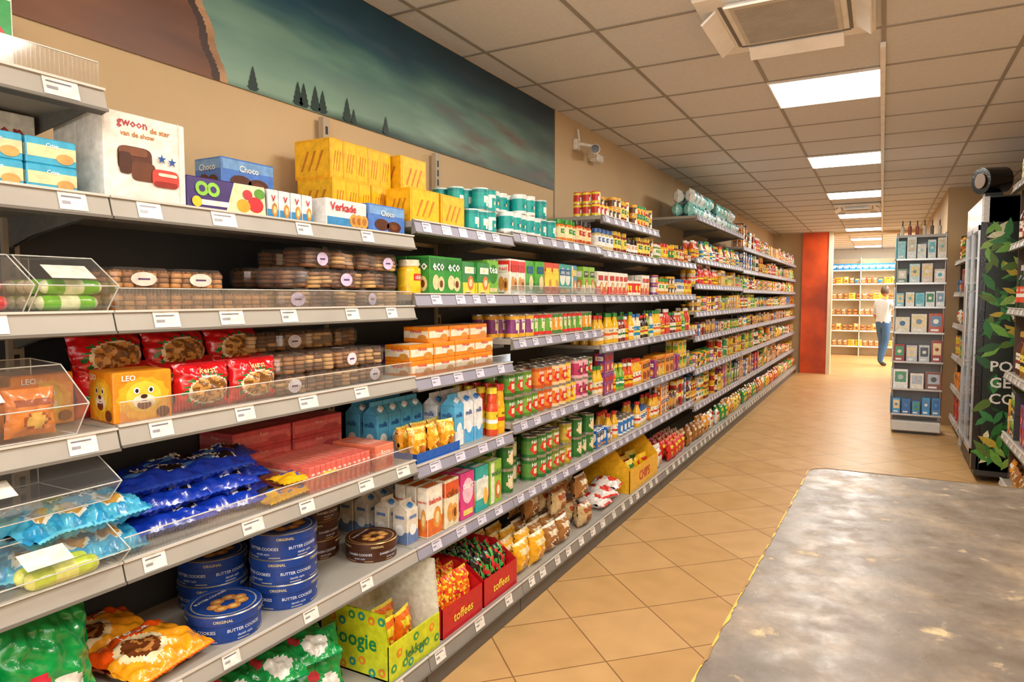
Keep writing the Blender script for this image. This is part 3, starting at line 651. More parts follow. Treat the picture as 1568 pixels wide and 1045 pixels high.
# ------------------------------------------------------------ BAY 3
g=T(); fill(g,3.42,3.94,1.80,.16,[JAR[0],JAR[3],JAR[5]],rows=3); obj(g,'sauce_jars')
g=T(); TB=[sbox(.09,.07,.17,a,b,c,None,'#ffffff',st) for a,b,c,st in[('#f7f0e0','#e8332a','#d99a4a',1),('#5ab03c','#3f8a3c','#f0e0b0',0),('#e0482c','#fbe23b','#d99a4a',2),('#3fa898','#f0f6ea','#f0c060',3),('#4a9ec0','#f0ead8','#e8a34a',4),('#94c840','#f7f5dc','#d87a3c',0)]]
fill(g,2.80,3.95,1.51,.18,TB,rows=2,run=(1,2),seq=True); obj(g,'tea_and_soup_boxes')
g=T(); fill(g,2.80,3.95,1.30,.16,[scan(.034,.115,b,a,s,'fruit',n=18,nz=6) for b,a,s in(('#f0822c','#9a3a7a','#f7eac0'),('#8a3a7a','#f5b42c','#f7eac0'),('#6ab03c','#e8332a','#f7eac0'),('#f0a02c','#4a8a3c','#f7eac0'))],rows=3,smax=1); obj(g,'canned_fruit')
def bigcan(b,a,s): return scan(.041,.118,b,a,s,'HAK',n=26,nz=12,spotr=.75)
g=T(); fill(g,2.81,3.94,.90,.33,[bigcan('#5a9a34','#3a6a20','#d8332a'),bigcan('#86b040','#5f8a2c','#d8332a'),bigcan('#f08a2c','#c85a1c','#d8332a'),bigcan('#e8802c','#f7d8a0','#d8332a'),bigcan('#e0502c','#f7d03b','#f2d02c'),bigcan('#c83a6a','#f0b8c0','#8a2a4a')],rows=3,run=(2,2),seq=True,drop=0,smax=2); obj(g,'canned_vegetables')
g=T(); fill(g,2.81,3.94,.55,.30,[bigcan('#347a34','#2c6f2c','#f0e0b0'),bigcan('#5a903c','#2c6f2c','#d8332a'),bigcan('#98a84a','#6a7a2c','#d8332a'),bigcan('#d0b044','#a89a2c','#d8332a')],rows=3,run=(2,3),seq=True,drop=.1,smax=2); obj(g,'canned_beans')
g=T()
CKB=[sbag(.15,.16,.08,bagcol('#f5b424','#fbe8b0','#d99a4a'),16,16,.006,seed=1),sbag(.15,.15,.09,bagcol('#a8733c','#f2e4c8','#7a4624'),16,16,.006,seed=2),sbag(.16,.14,.09,bagcol('#ccb080','#a8542c','#8a542c'),16,16,.006,seed=3)]
fill(g,2.82,3.15,BASEZ,.2,[CKB[0]],xf=-1.48,rows=4,run=(3,4)); fill(g,3.15,3.95,BASEZ,.2,[CKB[1],CKB[2]],xf=-1.48,rows=4,run=(2,2))
fill(g,3.2,3.9,BASEZ+.14,.2,[CKB[2],CKB[1]],xf=-1.52,rows=3,run=(1,2)); obj(g,'bread_and_biscuit_bags')
# ------------------------------------------------------------ BAY 4+
def row(name,k,z,h,skus,**kw):
    g=T(); fill(g,Y[k],Y[k+1],z,h,skus,**kw); obj(g,name)
row('spice_jars',4,2.0,.17,SMALL+JAR[:3],rows=3); row('sauce_jars',4,1.79,.17,[JAR[4],JAR[1],JAR[7],SMALL[0]],rows=3,run=(3,5))
row('soup_packs',4,1.51,.17,[sbox(.09,.06,.15,'#f7f0e0','#e0332a','#d99a4a',None,'#e0332a',0),scan(.036,.11,'#e0332a','#f7f0e0','#fbe23b',n=16,nz=6)],run=(2,4))
row('condiment_bottles',4,1.20,.28,BOT,run=(1,3),rows=3); row('condiment_bottles',4,.87,.28,BOT[:2]+[BOT[5],BOT[6],BOT[8]]+BOX[:2],run=(1,3)); row('assorted_cans_and_jars',4,.55,.28,[BOT[1],scan(.04,.12,'#2c7fd0','#f2f0e8','#f2f0e8',n=18,nz=8),JAR[7],PACK[4],CAN[2]],run=(2,3),smax=1)
g=T(); z0=BASEZ+.001; g.box(-1.49,-1.484,4.45,5.1,z0,z0+.16,'#f7bc1c',PRINT); g.box(-1.84,-1.834,4.45,5.1,z0,z0+.30,'#f0ac1c',PRINT)
for y in(4.45,5.094):
    for e in(0,.006): g.poly([(p[0],y+e,p[1]) for p in[(-1.84,z0),(-1.484,z0),(-1.484,z0+.16),(-1.6,z0+.30),(-1.84,z0+.30)]],'#f7bc1c',PRINT)
tt=T(); text(tt,'CHIPS','F',(1,0,1),0,.08,.07,'#d8332a',2); put(g,tt,-1.483,4.78,z0)
for i in range(12): put(g,BAG[[0,5,0][i%3]],-1.58-(i//4)*.09,4.55+(i%4)*.15,z0+.01,rnd(-.2,.2))
obj(g,'snack_display_carton')
g=T()
for i in range(3): lay(g,sbag(.17,.2,.08,bagcol('#f0e8e0','#e0332a','#e0332a'),18,20,.006,seed=i),-1.6,4.08+i*.11,BASEZ+.03*i,rnd(-.5,.5),.1)
obj(g,'flour_bags')
row('sauce_jars',5,1.80,.18,JAR,run=(2,3)); row('spice_jars',5,1.52,.15,SMALL+JAR,run=(2,4)); row('condiment_bottles',5,1.20,.26,BOT[2:9],run=(2,3)); row('assorted_food_boxes',5,.87,.26,BOX[:8],run=(1,3)); row('coffee_packs',5,.55,.28,PACK+BOT[:2],run=(2,3)); row('snack_bags',5,BASEZ,.2,BAG,xf=-1.48,rows=4)
keys=list(MIX)
for k in range(6,13):
    prevz=2.2
    for i,z in enumerate(SH[k]+[BASEZ]):
        hm=(prevz-z-.035) if i else .3; prevz=z
        if i==0: hm=.30
        if k in(6,7) and i==0:
            g=T(); fill(g,Y[k],Y[k+1],z,.26,TEALP,rows=2,run=(2,4)); fill(g,Y[k],Y[k+1]-.2,z+.125,.13,TEALP,rows=2,run=(1,2)); obj(g,'nappy_packs'); continue
        cand=[n for n in keys if min(s.dim[2] for s in MIX[n])<=hm]
        if hm<.2: cand=[n for n in cand if n not in('snack_bags','spice_jars')]
        if z<.2: cand=['snack_bags']
        if i==0: cand=['assorted_food_boxes','coffee_packs','condiment_bottles']
        n=random.choice(cand)
        sk=[s for s in MIX[n] if s.dim[2]<=hm] or [SMALL[0]]
        sk=random.sample(sk,min(len(sk),7))
        row(n,k,z,hm,sk,xf=-1.53 if z>.2 else -1.48,run=(1,3),rows=2)
# ------------------------------------------------------------ room shell
H=2.76
def simple(name,col,rough=.6,nscale=3,var=.08,bump=0):
    m,nt,out=new_mat(name); b=nt.nodes.new('ShaderNodeBsdfPrincipled'); n=nt.nodes.new('ShaderNodeTexNoise'); tc=nt.nodes.new('ShaderNodeTexCoord')
    n.inputs['Scale'].default_value=nscale; n.inputs['Detail'].default_value=5; nt.links.new(tc.outputs['Object'],n.inputs['Vector'])
    r=nt.nodes.new('ShaderNodeValToRGB'); c=C(col); r.color_ramp.elements[0].position=.3; r.color_ramp.elements[1].position=.7
    r.color_ramp.elements[0].color=(*[x*(1-var) for x in c],1); r.color_ramp.elements[1].color=(*[min(1,x*(1+var)) for x in c],1)
    nt.links.new(n.outputs['Fac'],r.inputs['Fac']); nt.links.new(r.outputs['Color'],b.inputs['Base Color']); b.inputs['Roughness'].default_value=rough
    if bump:
        bp=nt.nodes.new('ShaderNodeBump'); bp.inputs['Strength'].default_value=bump; bp.inputs['Distance'].default_value=.002
        n2=nt.nodes.new('ShaderNodeTexNoise'); n2.inputs['Scale'].default_value=180; nt.links.new(tc.outputs['Object'],n2.inputs['Vector'])
        nt.links.new(n2.outputs['Fac'],bp.inputs['Height']); nt.links.new(bp.outputs['Normal'],b.inputs['Normal'])
    nt.links.new(b.outputs[0],out.inputs[0]); return m
WALL=simple('beige_wall_paint','#cdb28a',.7,2,.05,.2); WHITEW=simple('white_wall_paint','#f0eadc',.7,2,.03)
CEIL=simple('ceiling_tile','#d8d8da',.8,60,.04,.4); ORANGE=simple('orange_panel','#dc5016',.35,1.6,.5)
def shell(name,boxes,mat):
    t=T()
    for b in boxes: t.box(*b,'#ffffff',0)
    return obj(t,name,[mat])
YE=14.75; YB=20.3; YFR=-3.2; XR=1.6
shell('wall_left',[(XW-.1,XW,YFR,YB,0,H)],WALL)
shell('wall_right',[(XR,XR+.1,YFR,9.4,0,H),(.64,XR+.1,9.4,9.5,0,H),(.64,.74,9.5,YE,0,H)],WALL)
shell('wall_end',[(.56,2.0,YE,YE+.12,0,H),(-.90,.56,YE,YE+.12,2.70,H),(XW,-1.40,YE,YE+.12,0,H)],WALL)
shell('wall_end_orange',[(-1.40,-.93,YE-.12,YE+.12,0,H)],ORANGE)
shell('trim_1',[(-.93,-.86,YE-.14,YE+.14,0,H)],simple('cream_trim','#e8dcc0',.5))
shell('wall_back',[(XW,3,YB,YB+.1,0,H),(2.9,3,YE,YB,0,H)],WHITEW)
shell('wall_front',[(XW,XR,YFR-.1,YFR,0,.4),(XW,XR,YFR-.1,YFR,2.55,H),(XW,XW+.15,YFR-.1,YFR,.4,2.55),(XR-.15,XR,YFR-.1,YFR,.4,2.55)],WALL)
t=T()
for x in(-1.8,-.7,.4,1.4): t.box(x-.02,x+.03,YFR-.08,YFR-.03,.4,2.55,'#e0dcd4')
t.box(-1.82,1.45,YFR-.08,YFR-.03,.4,.45,'#e0dcd4'); t.box(-1.82,1.45,YFR-.08,YFR-.03,2.5,2.55,'#e0dcd4'); obj(t,'fill_window_1')  # unseen shopfront opening, added so sky light fills the shelves
m,nt,out=new_mat('diagonal_floor_tile'); b=nt.nodes.new('ShaderNodeBsdfPrincipled'); tc=nt.nodes.new('ShaderNodeTexCoord'); mp=nt.nodes.new('ShaderNodeMapping'); mp.inputs['Rotation'].default_value=(0,0,math.radians(45)); mp.inputs['Location'].default_value=(.1,.05,0)
bk=nt.nodes.new('ShaderNodeTexBrick'); bk.offset=0; bk.squash=1
for k_,v_ in(('Scale',1),('Mortar Size',.0036),('Mortar Smooth',.1),('Brick Width',.40),('Row Height',.40),('Bias',0)): bk.inputs[k_].default_value=v_
bk.inputs['Color1'].default_value=(*C('#cfa56e'),1); bk.inputs['Color2'].default_value=(*C('#c89c62'),1); bk.inputs['Mortar'].default_value=(*C('#8f6840'),1)
nt.links.new(tc.outputs['Object'],mp.inputs[0]); nt.links.new(mp.outputs[0],bk.inputs['Vector'])
n=nt.nodes.new('ShaderNodeTexNoise'); n.inputs['Scale'].default_value=7; n.inputs['Detail'].default_value=6; nt.links.new(tc.outputs['Object'],n.inputs['Vector'])
mr=nt.nodes.new('ShaderNodeMapRange'); mr.inputs['From Min'].default_value=.3; mr.inputs['From Max'].default_value=.7; mr.inputs['To Min'].default_value=.92; mr.inputs['To Max'].default_value=1.05; nt.links.new(n.outputs['Fac'],mr.inputs[0])
vm=nt.nodes.new('ShaderNodeVectorMath'); vm.operation='SCALE'; nt.links.new(bk.outputs['Color'],vm.inputs[0]); nt.links.new(mr.outputs[0],vm.inputs['Scale']); nt.links.new(vm.outputs[0],b.inputs['Base Color'])
mr2=nt.nodes.new('ShaderNodeMapRange'); mr2.inputs['To Min'].default_value=.28; mr2.inputs['To Max'].default_value=.46; nt.links.new(n.outputs['Fac'],mr2.inputs[0]); nt.links.new(mr2.outputs[0],b.inputs['Roughness'])
bp=nt.nodes.new('ShaderNodeBump'); bp.inputs['Strength'].default_value=.3; bp.inputs['Distance'].default_value=.002; bp.invert=True; nt.links.new(bk.outputs['Fac'],bp.inputs['Height']); nt.links.new(bp.outputs[0],b.inputs['Normal'])
nt.links.new(b.outputs[0],out.inputs[0])
shell('floor',[(XW-.1,3,YFR-.1,YB+.1,-.1,0)],m)
t=T(); t.box(XW-.1,3,YFR-.1,YB+.1,H,H+.1,'#ffffff',0)
xs=[-.03-.6*i for i in range(-5,4)]; ys=[4.3+.6*i for i in range(-13,27)]
for x in xs:
    if XW<x<3: t.box(x-.009,x+.009,YFR,YB,H-.005,H,'#98928a',1)
for y in ys:
    if YFR<y<YB: t.box(XW,3,y-.009,y+.009,H-.0045,H,'#98928a',1)
t.box(-.045,-.02,3.9,14.6,H-.03,H-.005,'#f7f6f4',1)
obj(t,'ceiling',[CEIL,MATS[MATTE]])
EM=emit_mat('led_panel',(1,.94,.85),33)
def panel(x0,x1,y):
    t=T(); y0,y1=y+.02,y+.58; z=H-.012
    t.poly([(x0,y0,z),(x0,y1,z),(x1,y1,z),(x1,y0,z)],'#ffffff',0)
    for bb in((x0-.012,x0,y0-.012,y1+.012),(x1,x1+.004,y0-.012,y1+.012),(x0,x1,y0-.012,y0),(x0,x1,y1,y1+.012)): t.box(bb[0],bb[1],bb[2],bb[3],z-.004,H-.001,'#f0eee8',1)
    obj(t,'ceiling_light_panel',[EM,MATS[MATTE]])
for y in[-2.9,-.5,1.9,4.3,6.7,9.1,11.5,13.9,16.3,18.7]: panel(-.62,-.05,y)
for y in[-2.3,-.5,1.3]: panel(.59,1.15,y)  # unseen second column, added as fill for the dark lower shelves
# mural
ny,nz=900,90; y0,y1,z0,z1=-.6,4.23,2.22,H-.008
def mix(a,b,k): k=max(0,min(1,k)); return tuple(a[i]+(b[i]-a[i])*k for i in range(3))
cT,cL,cD,cM=C('#0f4a66'),C('#86aa98'),C('#36493f'),C('#3a7a78')
cB1,cB2=C('#8a5632'),C('#5a3420')
t=T(); P=[(XW+.006,y0+(y1-y0)*i/ny,z0+(z1-z0)*j/nz) for j in range(nz+1) for i in range(ny+1)]; bb=t.vs(P)
for j in range(nz):
    for i in range(ny):
        yy=y0+(y1-y0)*(i+.5)/ny; q=(j+.5)/nz
        nn=noise.fractal(Vector((yy*.9+q*.5,q*2.6,3)),1,2,4); n2=noise.fractal(Vector((yy*2.4,q*6,9)),1,2,4)
        edge=1.615-.17*q-.05*q*q+.006*math.sin(q*25)
        if yy<edge:
            c=mix(cB1,cB2,.45+nn*.8+.3*q+.2*n2)
            if yy>edge-.03: c=mix(C('#c8a078'),C('#9a7048'),.5+n2)
            elif yy>edge-.06: c=C('#3a2012')
        else:
            k=(yy-1.6)/2.6
            c=mix(cL,cM,q*1.5-.1+.5*nn); c=mix(c,cT,(q-.38+.45*nn)*2.4)
            c=mix(c,cD,(k-.30)*1.1+.7*nn*(1-q)); c=mix(c,C('#0c2c40'),(q-.55)*2.0*(k+.15)+.25*n2)
            if q<.55 and k>.35: c=mix(c,C('#6a5a52'),max(0,n2*1.2+.1)*min(1,(k-.35)*3))
            c=mix(c,C('#a8c8b8'),max(0,nn-.15)*1.2*(1-q)*max(0,1-k))
            hor=.07+.03*math.sin(yy*3)+.03*n2
            c=mix(c,C('#1f4038'),(hor-q)*12)
        t.f([bb+j*(ny+1)+i,bb+j*(ny+1)+i+1,bb+(j+1)*(ny+1)+i+1,bb+(j+1)*(ny+1)+i],c,0)
rr=random.Random(5)
for y in[1.72,1.93,1.96,2.02,2.06,2.2,2.24,2.45]:
    h=rr.uniform(.06,.10); w=h*.3; zz=2.225; pts=[(y-w*.5,zz)]
    for s in range(4): pts+= [(y-w*(1-s/4.5),zz+h*(.12+s*.2)),(y-w*(.7-s/6.5),zz+h*(.18+s*.2))]
    pts.append((y,zz+h))
    full=pts+[(2*y-a,b) for a,b in pts[::-1][1:]]
    t.poly([(XW+.009,a,b) for a,b in full],'#1a3430')
mur=attr_mat('mural_print',.45,0,0,.06,4)
obj(t,'wall_mural',[mur])
t=T(); t.box(XW,XW+.004,4.232,4.246,1.7,H,'#8a7558'); obj(t,'trim_2')
g=T(); yc,zc=4.62,2.60; W='#e8e4dc'
g.box(XW,XW+.03,yc-.07,yc+.0,zc-.05,zc+.03,W,GLOSS,.006); g.cyl((XW+.02,yc-.02,zc),(XW+.12,yc+.03,zc-.02),.012,W)
g.cyl((XW+.06,yc+.12,zc-.05),(XW+.17,yc-.06,zc-.06),.034,W,GLOSS,16); g.cyl((XW+.165,yc-.055,zc-.06),(XW+.175,yc-.075,zc-.061),.028,'#151515',GLOSS,16)
g.cyl((XW+.03,yc-.02,zc+.02),(XW+.02,yc-.02,zc+.10),.008,W); g.box(XW+.02,XW+.09,yc+.2,yc+.32,zc-.09,zc-.03,W,GLOSS,.01); g.cyl((XW+.0,yc+.24,zc-.06),(XW+.03,yc+.24,zc-.06),.02,W)
obj(g,'security_camera')
def ac(x0,x1,y0,y1,name):
    g=T(); W='#f2f0ec'; z=H-.006
    g.box(x0,x1,y0,y1,z-.03,z,W,MATTE,.01); ix0,ix1,iy0,iy1=x0+.13,x1-.13,y0+.12,y1-.12
    g.box(ix0,ix1,iy0,iy1,z-.04,z-.029,'#cfcac4',MATTE,.004)
    yy=iy0+.02
    while yy<iy1-.02: g.box(ix0+.02,ix1-.02,yy,yy+.006,z-.043,z-.04,'#b5b0aa'); yy+=.016
    def flap(cx,cy,l,ax,ang):
        t=T(); t.box(-.04,.04,-l/2,l/2,-.005,.005,'#faf9f6',MATTE,.004)
        g.add(t,Matrix.Translation((cx,cy,z-.055))@Matrix.Rotation(ax,4,'Z')@Matrix.Rotation(ang,4,'Y'))
    flap(x0+.045,(y0+y1)/2,y1-y0-.26,0,-.7); flap(x1-.045,(y0+y1)/2,y1-y0-.26,0,.7); flap((x0+x1)/2,y1-.045,x1-x0-.26,math.pi/2,.5); flap((x0+x1)/2,y0+.045,x1-x0-.26,math.pi/2,-.5)
    g.box(x0+.09,x0+.105,y0+.1,y1-.1,z-.033,z-.029,'#6a6864'); g.box(x1-.105,x1-.09,y0+.1,y1-.1,z-.033,z-.029,'#6a6864'); g.box(x0+.1,x1-.1,y1-.10,y1-.085,z-.033,z-.029,'#6a6864')
    obj(g,name)
ac(-.74,-.06,2.93,3.64,'air_conditioner_cassette'); ac(-.62,-.05,10.3,10.9,'air_conditioner_cassette')
# ------------------------------------------------------------ checkout counter
m,nt,out=new_mat('worn_glare_counter_top'); b=nt.nodes.new('ShaderNodeBsdfPrincipled'); tc=nt.nodes.new('ShaderNodeTexCoord')
n1=nt.nodes.new('ShaderNodeTexNoise'); n1.inputs['Scale'].default_value=5; n1.inputs['Detail'].default_value=12; n1.inputs['Roughness'].default_value=.72; nt.links.new(tc.outputs['Object'],n1.inputs['Vector'])
r=nt.nodes.new('ShaderNodeValToRGB'); e=r.color_ramp.elements; e[0].position=.3; e[0].color=(*C('#4c4137'),1); e[1].position=.62; e[1].color=(*C('#7d6c58'),1); q=e.new(.72); q.color=(*C('#a88c66'),1); q=e.new(.5); q.color=(*C('#64574a'),1)
nt.links.new(n1.outputs['Fac'],r.inputs[0])
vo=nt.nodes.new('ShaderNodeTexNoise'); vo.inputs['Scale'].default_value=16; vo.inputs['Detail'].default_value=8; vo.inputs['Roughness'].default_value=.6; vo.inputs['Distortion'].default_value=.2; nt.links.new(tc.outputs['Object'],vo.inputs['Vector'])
chip_glare_ramp=nt.nodes.new('ShaderNodeValToRGB'); chip_glare_ramp.color_ramp.elements[0].position=.62; chip_glare_ramp.color_ramp.elements[1].position=.76; chip_glare_ramp.color_ramp.elements[1].color=(.8,.8,.8,1); nt.links.new(vo.outputs['Fac'],chip_glare_ramp.inputs[0])  # pale blotches: worn chips plus soft glare painted into the colour
mxx=nt.nodes.new('ShaderNodeMixRGB'); mxx.inputs[2].default_value=(*C('#c8ac7c'),1); nt.links.new(chip_glare_ramp.outputs[0],mxx.inputs[0]); nt.links.new(r.outputs[0],mxx.inputs[1]); nt.links.new(mxx.outputs[0],b.inputs['Base Color'])
mrr=nt.nodes.new('ShaderNodeMapRange'); mrr.inputs['From Min'].default_value=.35; mrr.inputs['From Max'].default_value=.65; mrr.inputs['To Min'].default_value=.26; mrr.inputs['To Max'].default_value=.5; nt.links.new(vo.outputs['Fac'],mrr.inputs[0]); nt.links.new(mrr.outputs[0],b.inputs['Roughness'])
bp=nt.nodes.new('ShaderNodeBump'); bp.inputs['Strength'].default_value=.4; bp.inputs['Distance'].default_value=.003; nt.links.new(n1.outputs['Fac'],bp.inputs['Height']); nt.links.new(bp.outputs[0],b.inputs['Normal']); nt.links.new(b.outputs[0],out.inputs[0])
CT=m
pts=[(-.235,-.4),(-.224,.4),(-.206,.95),(-.189,1.6),(-.178,2.12)]
for i in range(9):
    a=math.pi-math.pi/2*i/8; pts.append((-.108+.07*math.cos(a),2.165+.07*math.sin(a)))
pts+=[(.4,2.25),(.95,2.275),(.95,-.4)]
ctr=empty('checkout_counter')
t=T(); z0,z1=.955,.985; t.poly([(x,y,z1) for x,y in pts],'#ffffff',0); t.poly([(x,y,z0) for x,y in pts][::-1],'#ffffff',0)
for i in range(len(pts)):
    a,b_=pts[i],pts[(i+1)%len(pts)]
    t.poly([(*a,z0),(*b_,z0),(*b_,z1),(*a,z1)],'#ffffff',0)
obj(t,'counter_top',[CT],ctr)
t=T(); path=pts[:15]; fp=[]
for i in range(len(path)-1):
    a,b_=path[i],path[i+1]; n_=max(1,int(math.dist(a,b_)/.01))
    for k in range(n_): fp.append((a[0]+(b_[0]-a[0])*k/n_,a[1]+(b_[1]-a[1])*k/n_))
wf=lambda i: max(.0006,.002+.004*noise.noise(Vector((i*.23,0,0)))+.0025*noise.noise(Vector((i*.9,4,0))))
for i in range(len(fp)-1):
    a,b_=Vector(fp[i]),Vector(fp[i+1]); dd=(b_-a).normalized(); nn_=Vector((-dd.y,dd.x))
    ia,ib=a-nn_*wf(i),b_-nn_*wf(i+1); oa,ob=a+nn_*.0015,b_+nn_*.0015
    c1='#d8a84a' if noise.noise(Vector((i*.15,2,0)))>-.05 else '#94703c'
    t.poly([(ia.x,ia.y,z1+.0012),(ib.x,ib.y,z1+.0012),(ob.x,ob.y,z1+.0006),(oa.x,oa.y,z1+.0006)],c1,0)
    t.poly([(oa.x,oa.y,z1+.0006),(ob.x,ob.y,z1+.0006),(ob.x,ob.y,z0),(oa.x,oa.y,z0)],'#c89030',0)
obj(t,'counter_edge',[MATS[PRINT]],ctr)
t=T(); t.box(-.14,.92,-.35,2.14,.08,.955,'#6b4a2c',MATTE,.004); t.box(-.12,.9,-.32,2.12,0,.08,'#2a2420')
for i in range(5): t.box(-.143,-.14,-.3+i*.49,.14+i*.49,.14,.9,'#7a5836',MATTE)
obj(t,'counter_body',None,ctr)
# ------------------------------------------------------------ fridge
fr=empty('drinks_fridge'); x0,x1,y0,y1,z1=.68,1.36,6.6,7.65,2.30
t=T(); t.box(x0+.05,x1,y0,y0+.04,.1,z1,'#16241a',PRINT); t.box(x0+.05,x1,y1-.04,y1,.1,z1,'#202020'); t.box(x1-.04,x1,y0,y1,.1,z1,'#303030')
t.box(x0+.02,x1,y0,y1,.0+.05,.22,'#3a3a3c',MATTE,.01); t.box(x0,x1,y0,y1,z1-.22,z1,'#e8e8e6',GLOSS,.012); t.box(x0-.002,x0+.05,y0,y0+.06,.1,z1-.2,'#141416',GLOSS,.004)
t.box(x0-.002,x0+.05,y1-.06,y1,.1,z1-.2,'#b8b8ba',GLOSS,.004)
for yy in(y0+.1,y1-.12): t.cyl((x0+.1,yy,.03),(x0+.1,yy+.02,.03),.03,'#202020'); t.cyl((x1-.1,yy,.03),(x1-.1,yy+.02,.03),.03,'#202020')
for yy in(y0+.06,(y0+y1)/2-.02,y1-.1): t.box(x0-.01,x0+.02,yy,yy+.04,.22,z1-.22,'#c8c8ca',METAL)
for zz in(.22,z1-.26): t.box(x0-.01,x0+.02,y0+.06,y1-.06,zz,zz+.04,'#c8c8ca',METAL)
t.cyl((x0-.035,(y0+y1)/2-.04,.9),(x0-.035,(y0+y1)/2-.04,1.6),.01,'#d8d8d8',METAL); t.cyl((x0-.035,(y0+y1)/2+.05,.9),(x0-.035,(y0+y1)/2+.05,1.6),.01,'#d8d8d8',METAL)
for zz in(.95,1.55):
    for yy in((y0+y1)/2-.04,(y0+y1)/2+.05): t.cyl((x0-.035,yy,zz),(x0,yy,zz),.006,'#d8d8d8',METAL)
for zz in(.5,.85,1.2,1.55,1.85): t.box(x0+.06,x1-.05,y0+.05,y1-.05,zz,zz+.01,'#d8d8d8',METAL)
obj(t,'cabinet',None,fr)
t=T(); t.poly([(x0,y0+.06,.24),(x0,y1-.06,.24),(x0,y1-.06,z1-.24),(x0,y0+.06,z1-.24)],'#ffffff',CLEAR); obj(t,'glass_door',None,fr)
t=T()
for zz in(.23,.51,.86,1.21,1.56): fill(t,y0+.06,y1-.06,zz,.26,[BOT[4],BOT[7],BOT[6],CAN[0],TEAL[1]],xf=x0+.07,dep=.3,rows=2,sx=-1,smax=1)
obj(t,'drinks',None,fr)
t=T(); t.poly([(x0+.12,y1-.045,.3),(x1-.1,y1-.045,.3),(x1-.1,y1-.045,z1-.3),(x0+.12,y1-.045,z1-.3)],'#ffffff',0); obj(t,'interior_light',[emit_mat('fridge_light',(.85,.92,1),8)],fr)
t=T(); rr=random.Random(9)
for i in range(330):
    u=rr.uniform(.05,.66); v=rr.uniform(.15,2.05); a=rr.uniform(0,6.28); l=rr.uniform(.04,.10); w=l*.5; c=rr.choice(['#2f7a34','#4f9a3c','#7ab84a','#1a4a24','#98c05a','#3a8a4a','#c8b03c','#e8e8c0','#5a7a2c','#245a2c'])
    pt=[(u+l*math.cos(a),v+l*math.sin(a)),(u-w*math.sin(a)*.6+l*.3*math.cos(a),v+w*math.cos(a)*.6+l*.3*math.sin(a)),(u-w*math.sin(a)*.7-l*.3*math.cos(a),v+w*math.cos(a)*.7-l*.3*math.sin(a)),(u-l*math.cos(a),v-l*math.sin(a)),(u+w*math.sin(a)*.7-l*.3*math.cos(a),v-w*math.cos(a)*.7-l*.3*math.sin(a)),(u+w*math.sin(a)*.6+l*.3*math.cos(a),v-w*math.cos(a)*.6+l*.3*math.sin(a))]
    if .6<v<1.08 and rr.random()<.75: continue
    t.poly([(x0+.0+p[0],y0-.001-i*.00001,p[1]) for p in pt],c)
for i,s in enumerate(('POWER','GET','COOL')):
    tt=T(); text(tt,s,'S',(0,0,0),0,0,.085,'#f4f4ee',1); vv=text2d(s)[2]*.085/2; t.add(tt,Matrix.Translation((x0+.10+vv,y0-.006,.95-i*.13)))
obj(t,'side_graphic',None,fr)
g=T(); g.cyl((.67,6.66,2.43),(.83,6.76,2.44),.105,'#141414',GLOSS,24); g.cyl((.669,6.659,2.43),(.662,6.655,2.43),.06,'#7a5a34',MATTE,24); g.box(.70,.82,6.64,6.80,2.301,2.33,'#1a1a1a'); g.cyl((.76,6.72,2.32),(.76,6.72,2.42),.02,'#1a1a1a')
obj(g,'black_spotlight')
g=T()
for i in range(4): put(g,[BOX[2],PACK[0],BOX[7],PACK[3]][i],.80,6.98+i*.16,2.3005,math.pi)
obj(g,'coffee_packs')
def runit(y0,y1,xf,zs,dep,name,items,top=2.4):
    t=T(); xb=xf+dep
    t.box(xb,xb+.02,y0,y1,0,top,'#4a4038')
    for y in(y0,y1-.02): t.box(xf+.06,xb,y,y+.02,0,top,'#5a4a3a')
    for z in zs: shelf(t,y0+.02,y1-.02,z,xf,dep,-1,.1,'#9a9084',brk=False)
    obj(t,name)
    for i,z in enumerate(zs):
        g=T(); n,sk,hm=items[i%len(items)]; fill(g,y0+.02,y1-.02,z,hm,sk,xf=xf+.03,dep=dep-.06,rows=2,sx=-1,smax=2); obj(g,n)
WINE=[sbottle(.038,.31,b,c,l,16,.38,a) for b,c,l,a in[('#2a3a1a','#8a2a2c','#f2e8cc','#c8a040'),('#5a2418','#c8a040','#f7f2e0','#8a2a2c'),('#9a6a1c','#1a1a1a','#f2d85a','#202020'),('#1c3a24','#c8c8c8','#e8502c','#f7f4ec')]]
runit(4.5,6.2,.81,[.145,.5,.95,1.42,1.88,2.3],.40,'drinks_shelf',[('snack_bags',BAG,.3),('assorted_food_boxes',BOX,.4),('wine_bottles',WINE,.4),('wine_bottles',WINE,.4),('wine_bottles',WINE,.4),('wine_bottles',WINE,.4)],2.32)
runit(7.75,9.35,.72,[.15,.5,.85,1.2,1.55,1.9],.40,'grocery_side_shelf',[('assorted_food_boxes',BOX,.3),('assorted_food_boxes',BOX,.3),('canned_vegetables',CAN,.25),('snack_bags',BAG,.25),('assorted_food_boxes',BOX,.25),('sauce_jars',JAR,.3)],2.1)
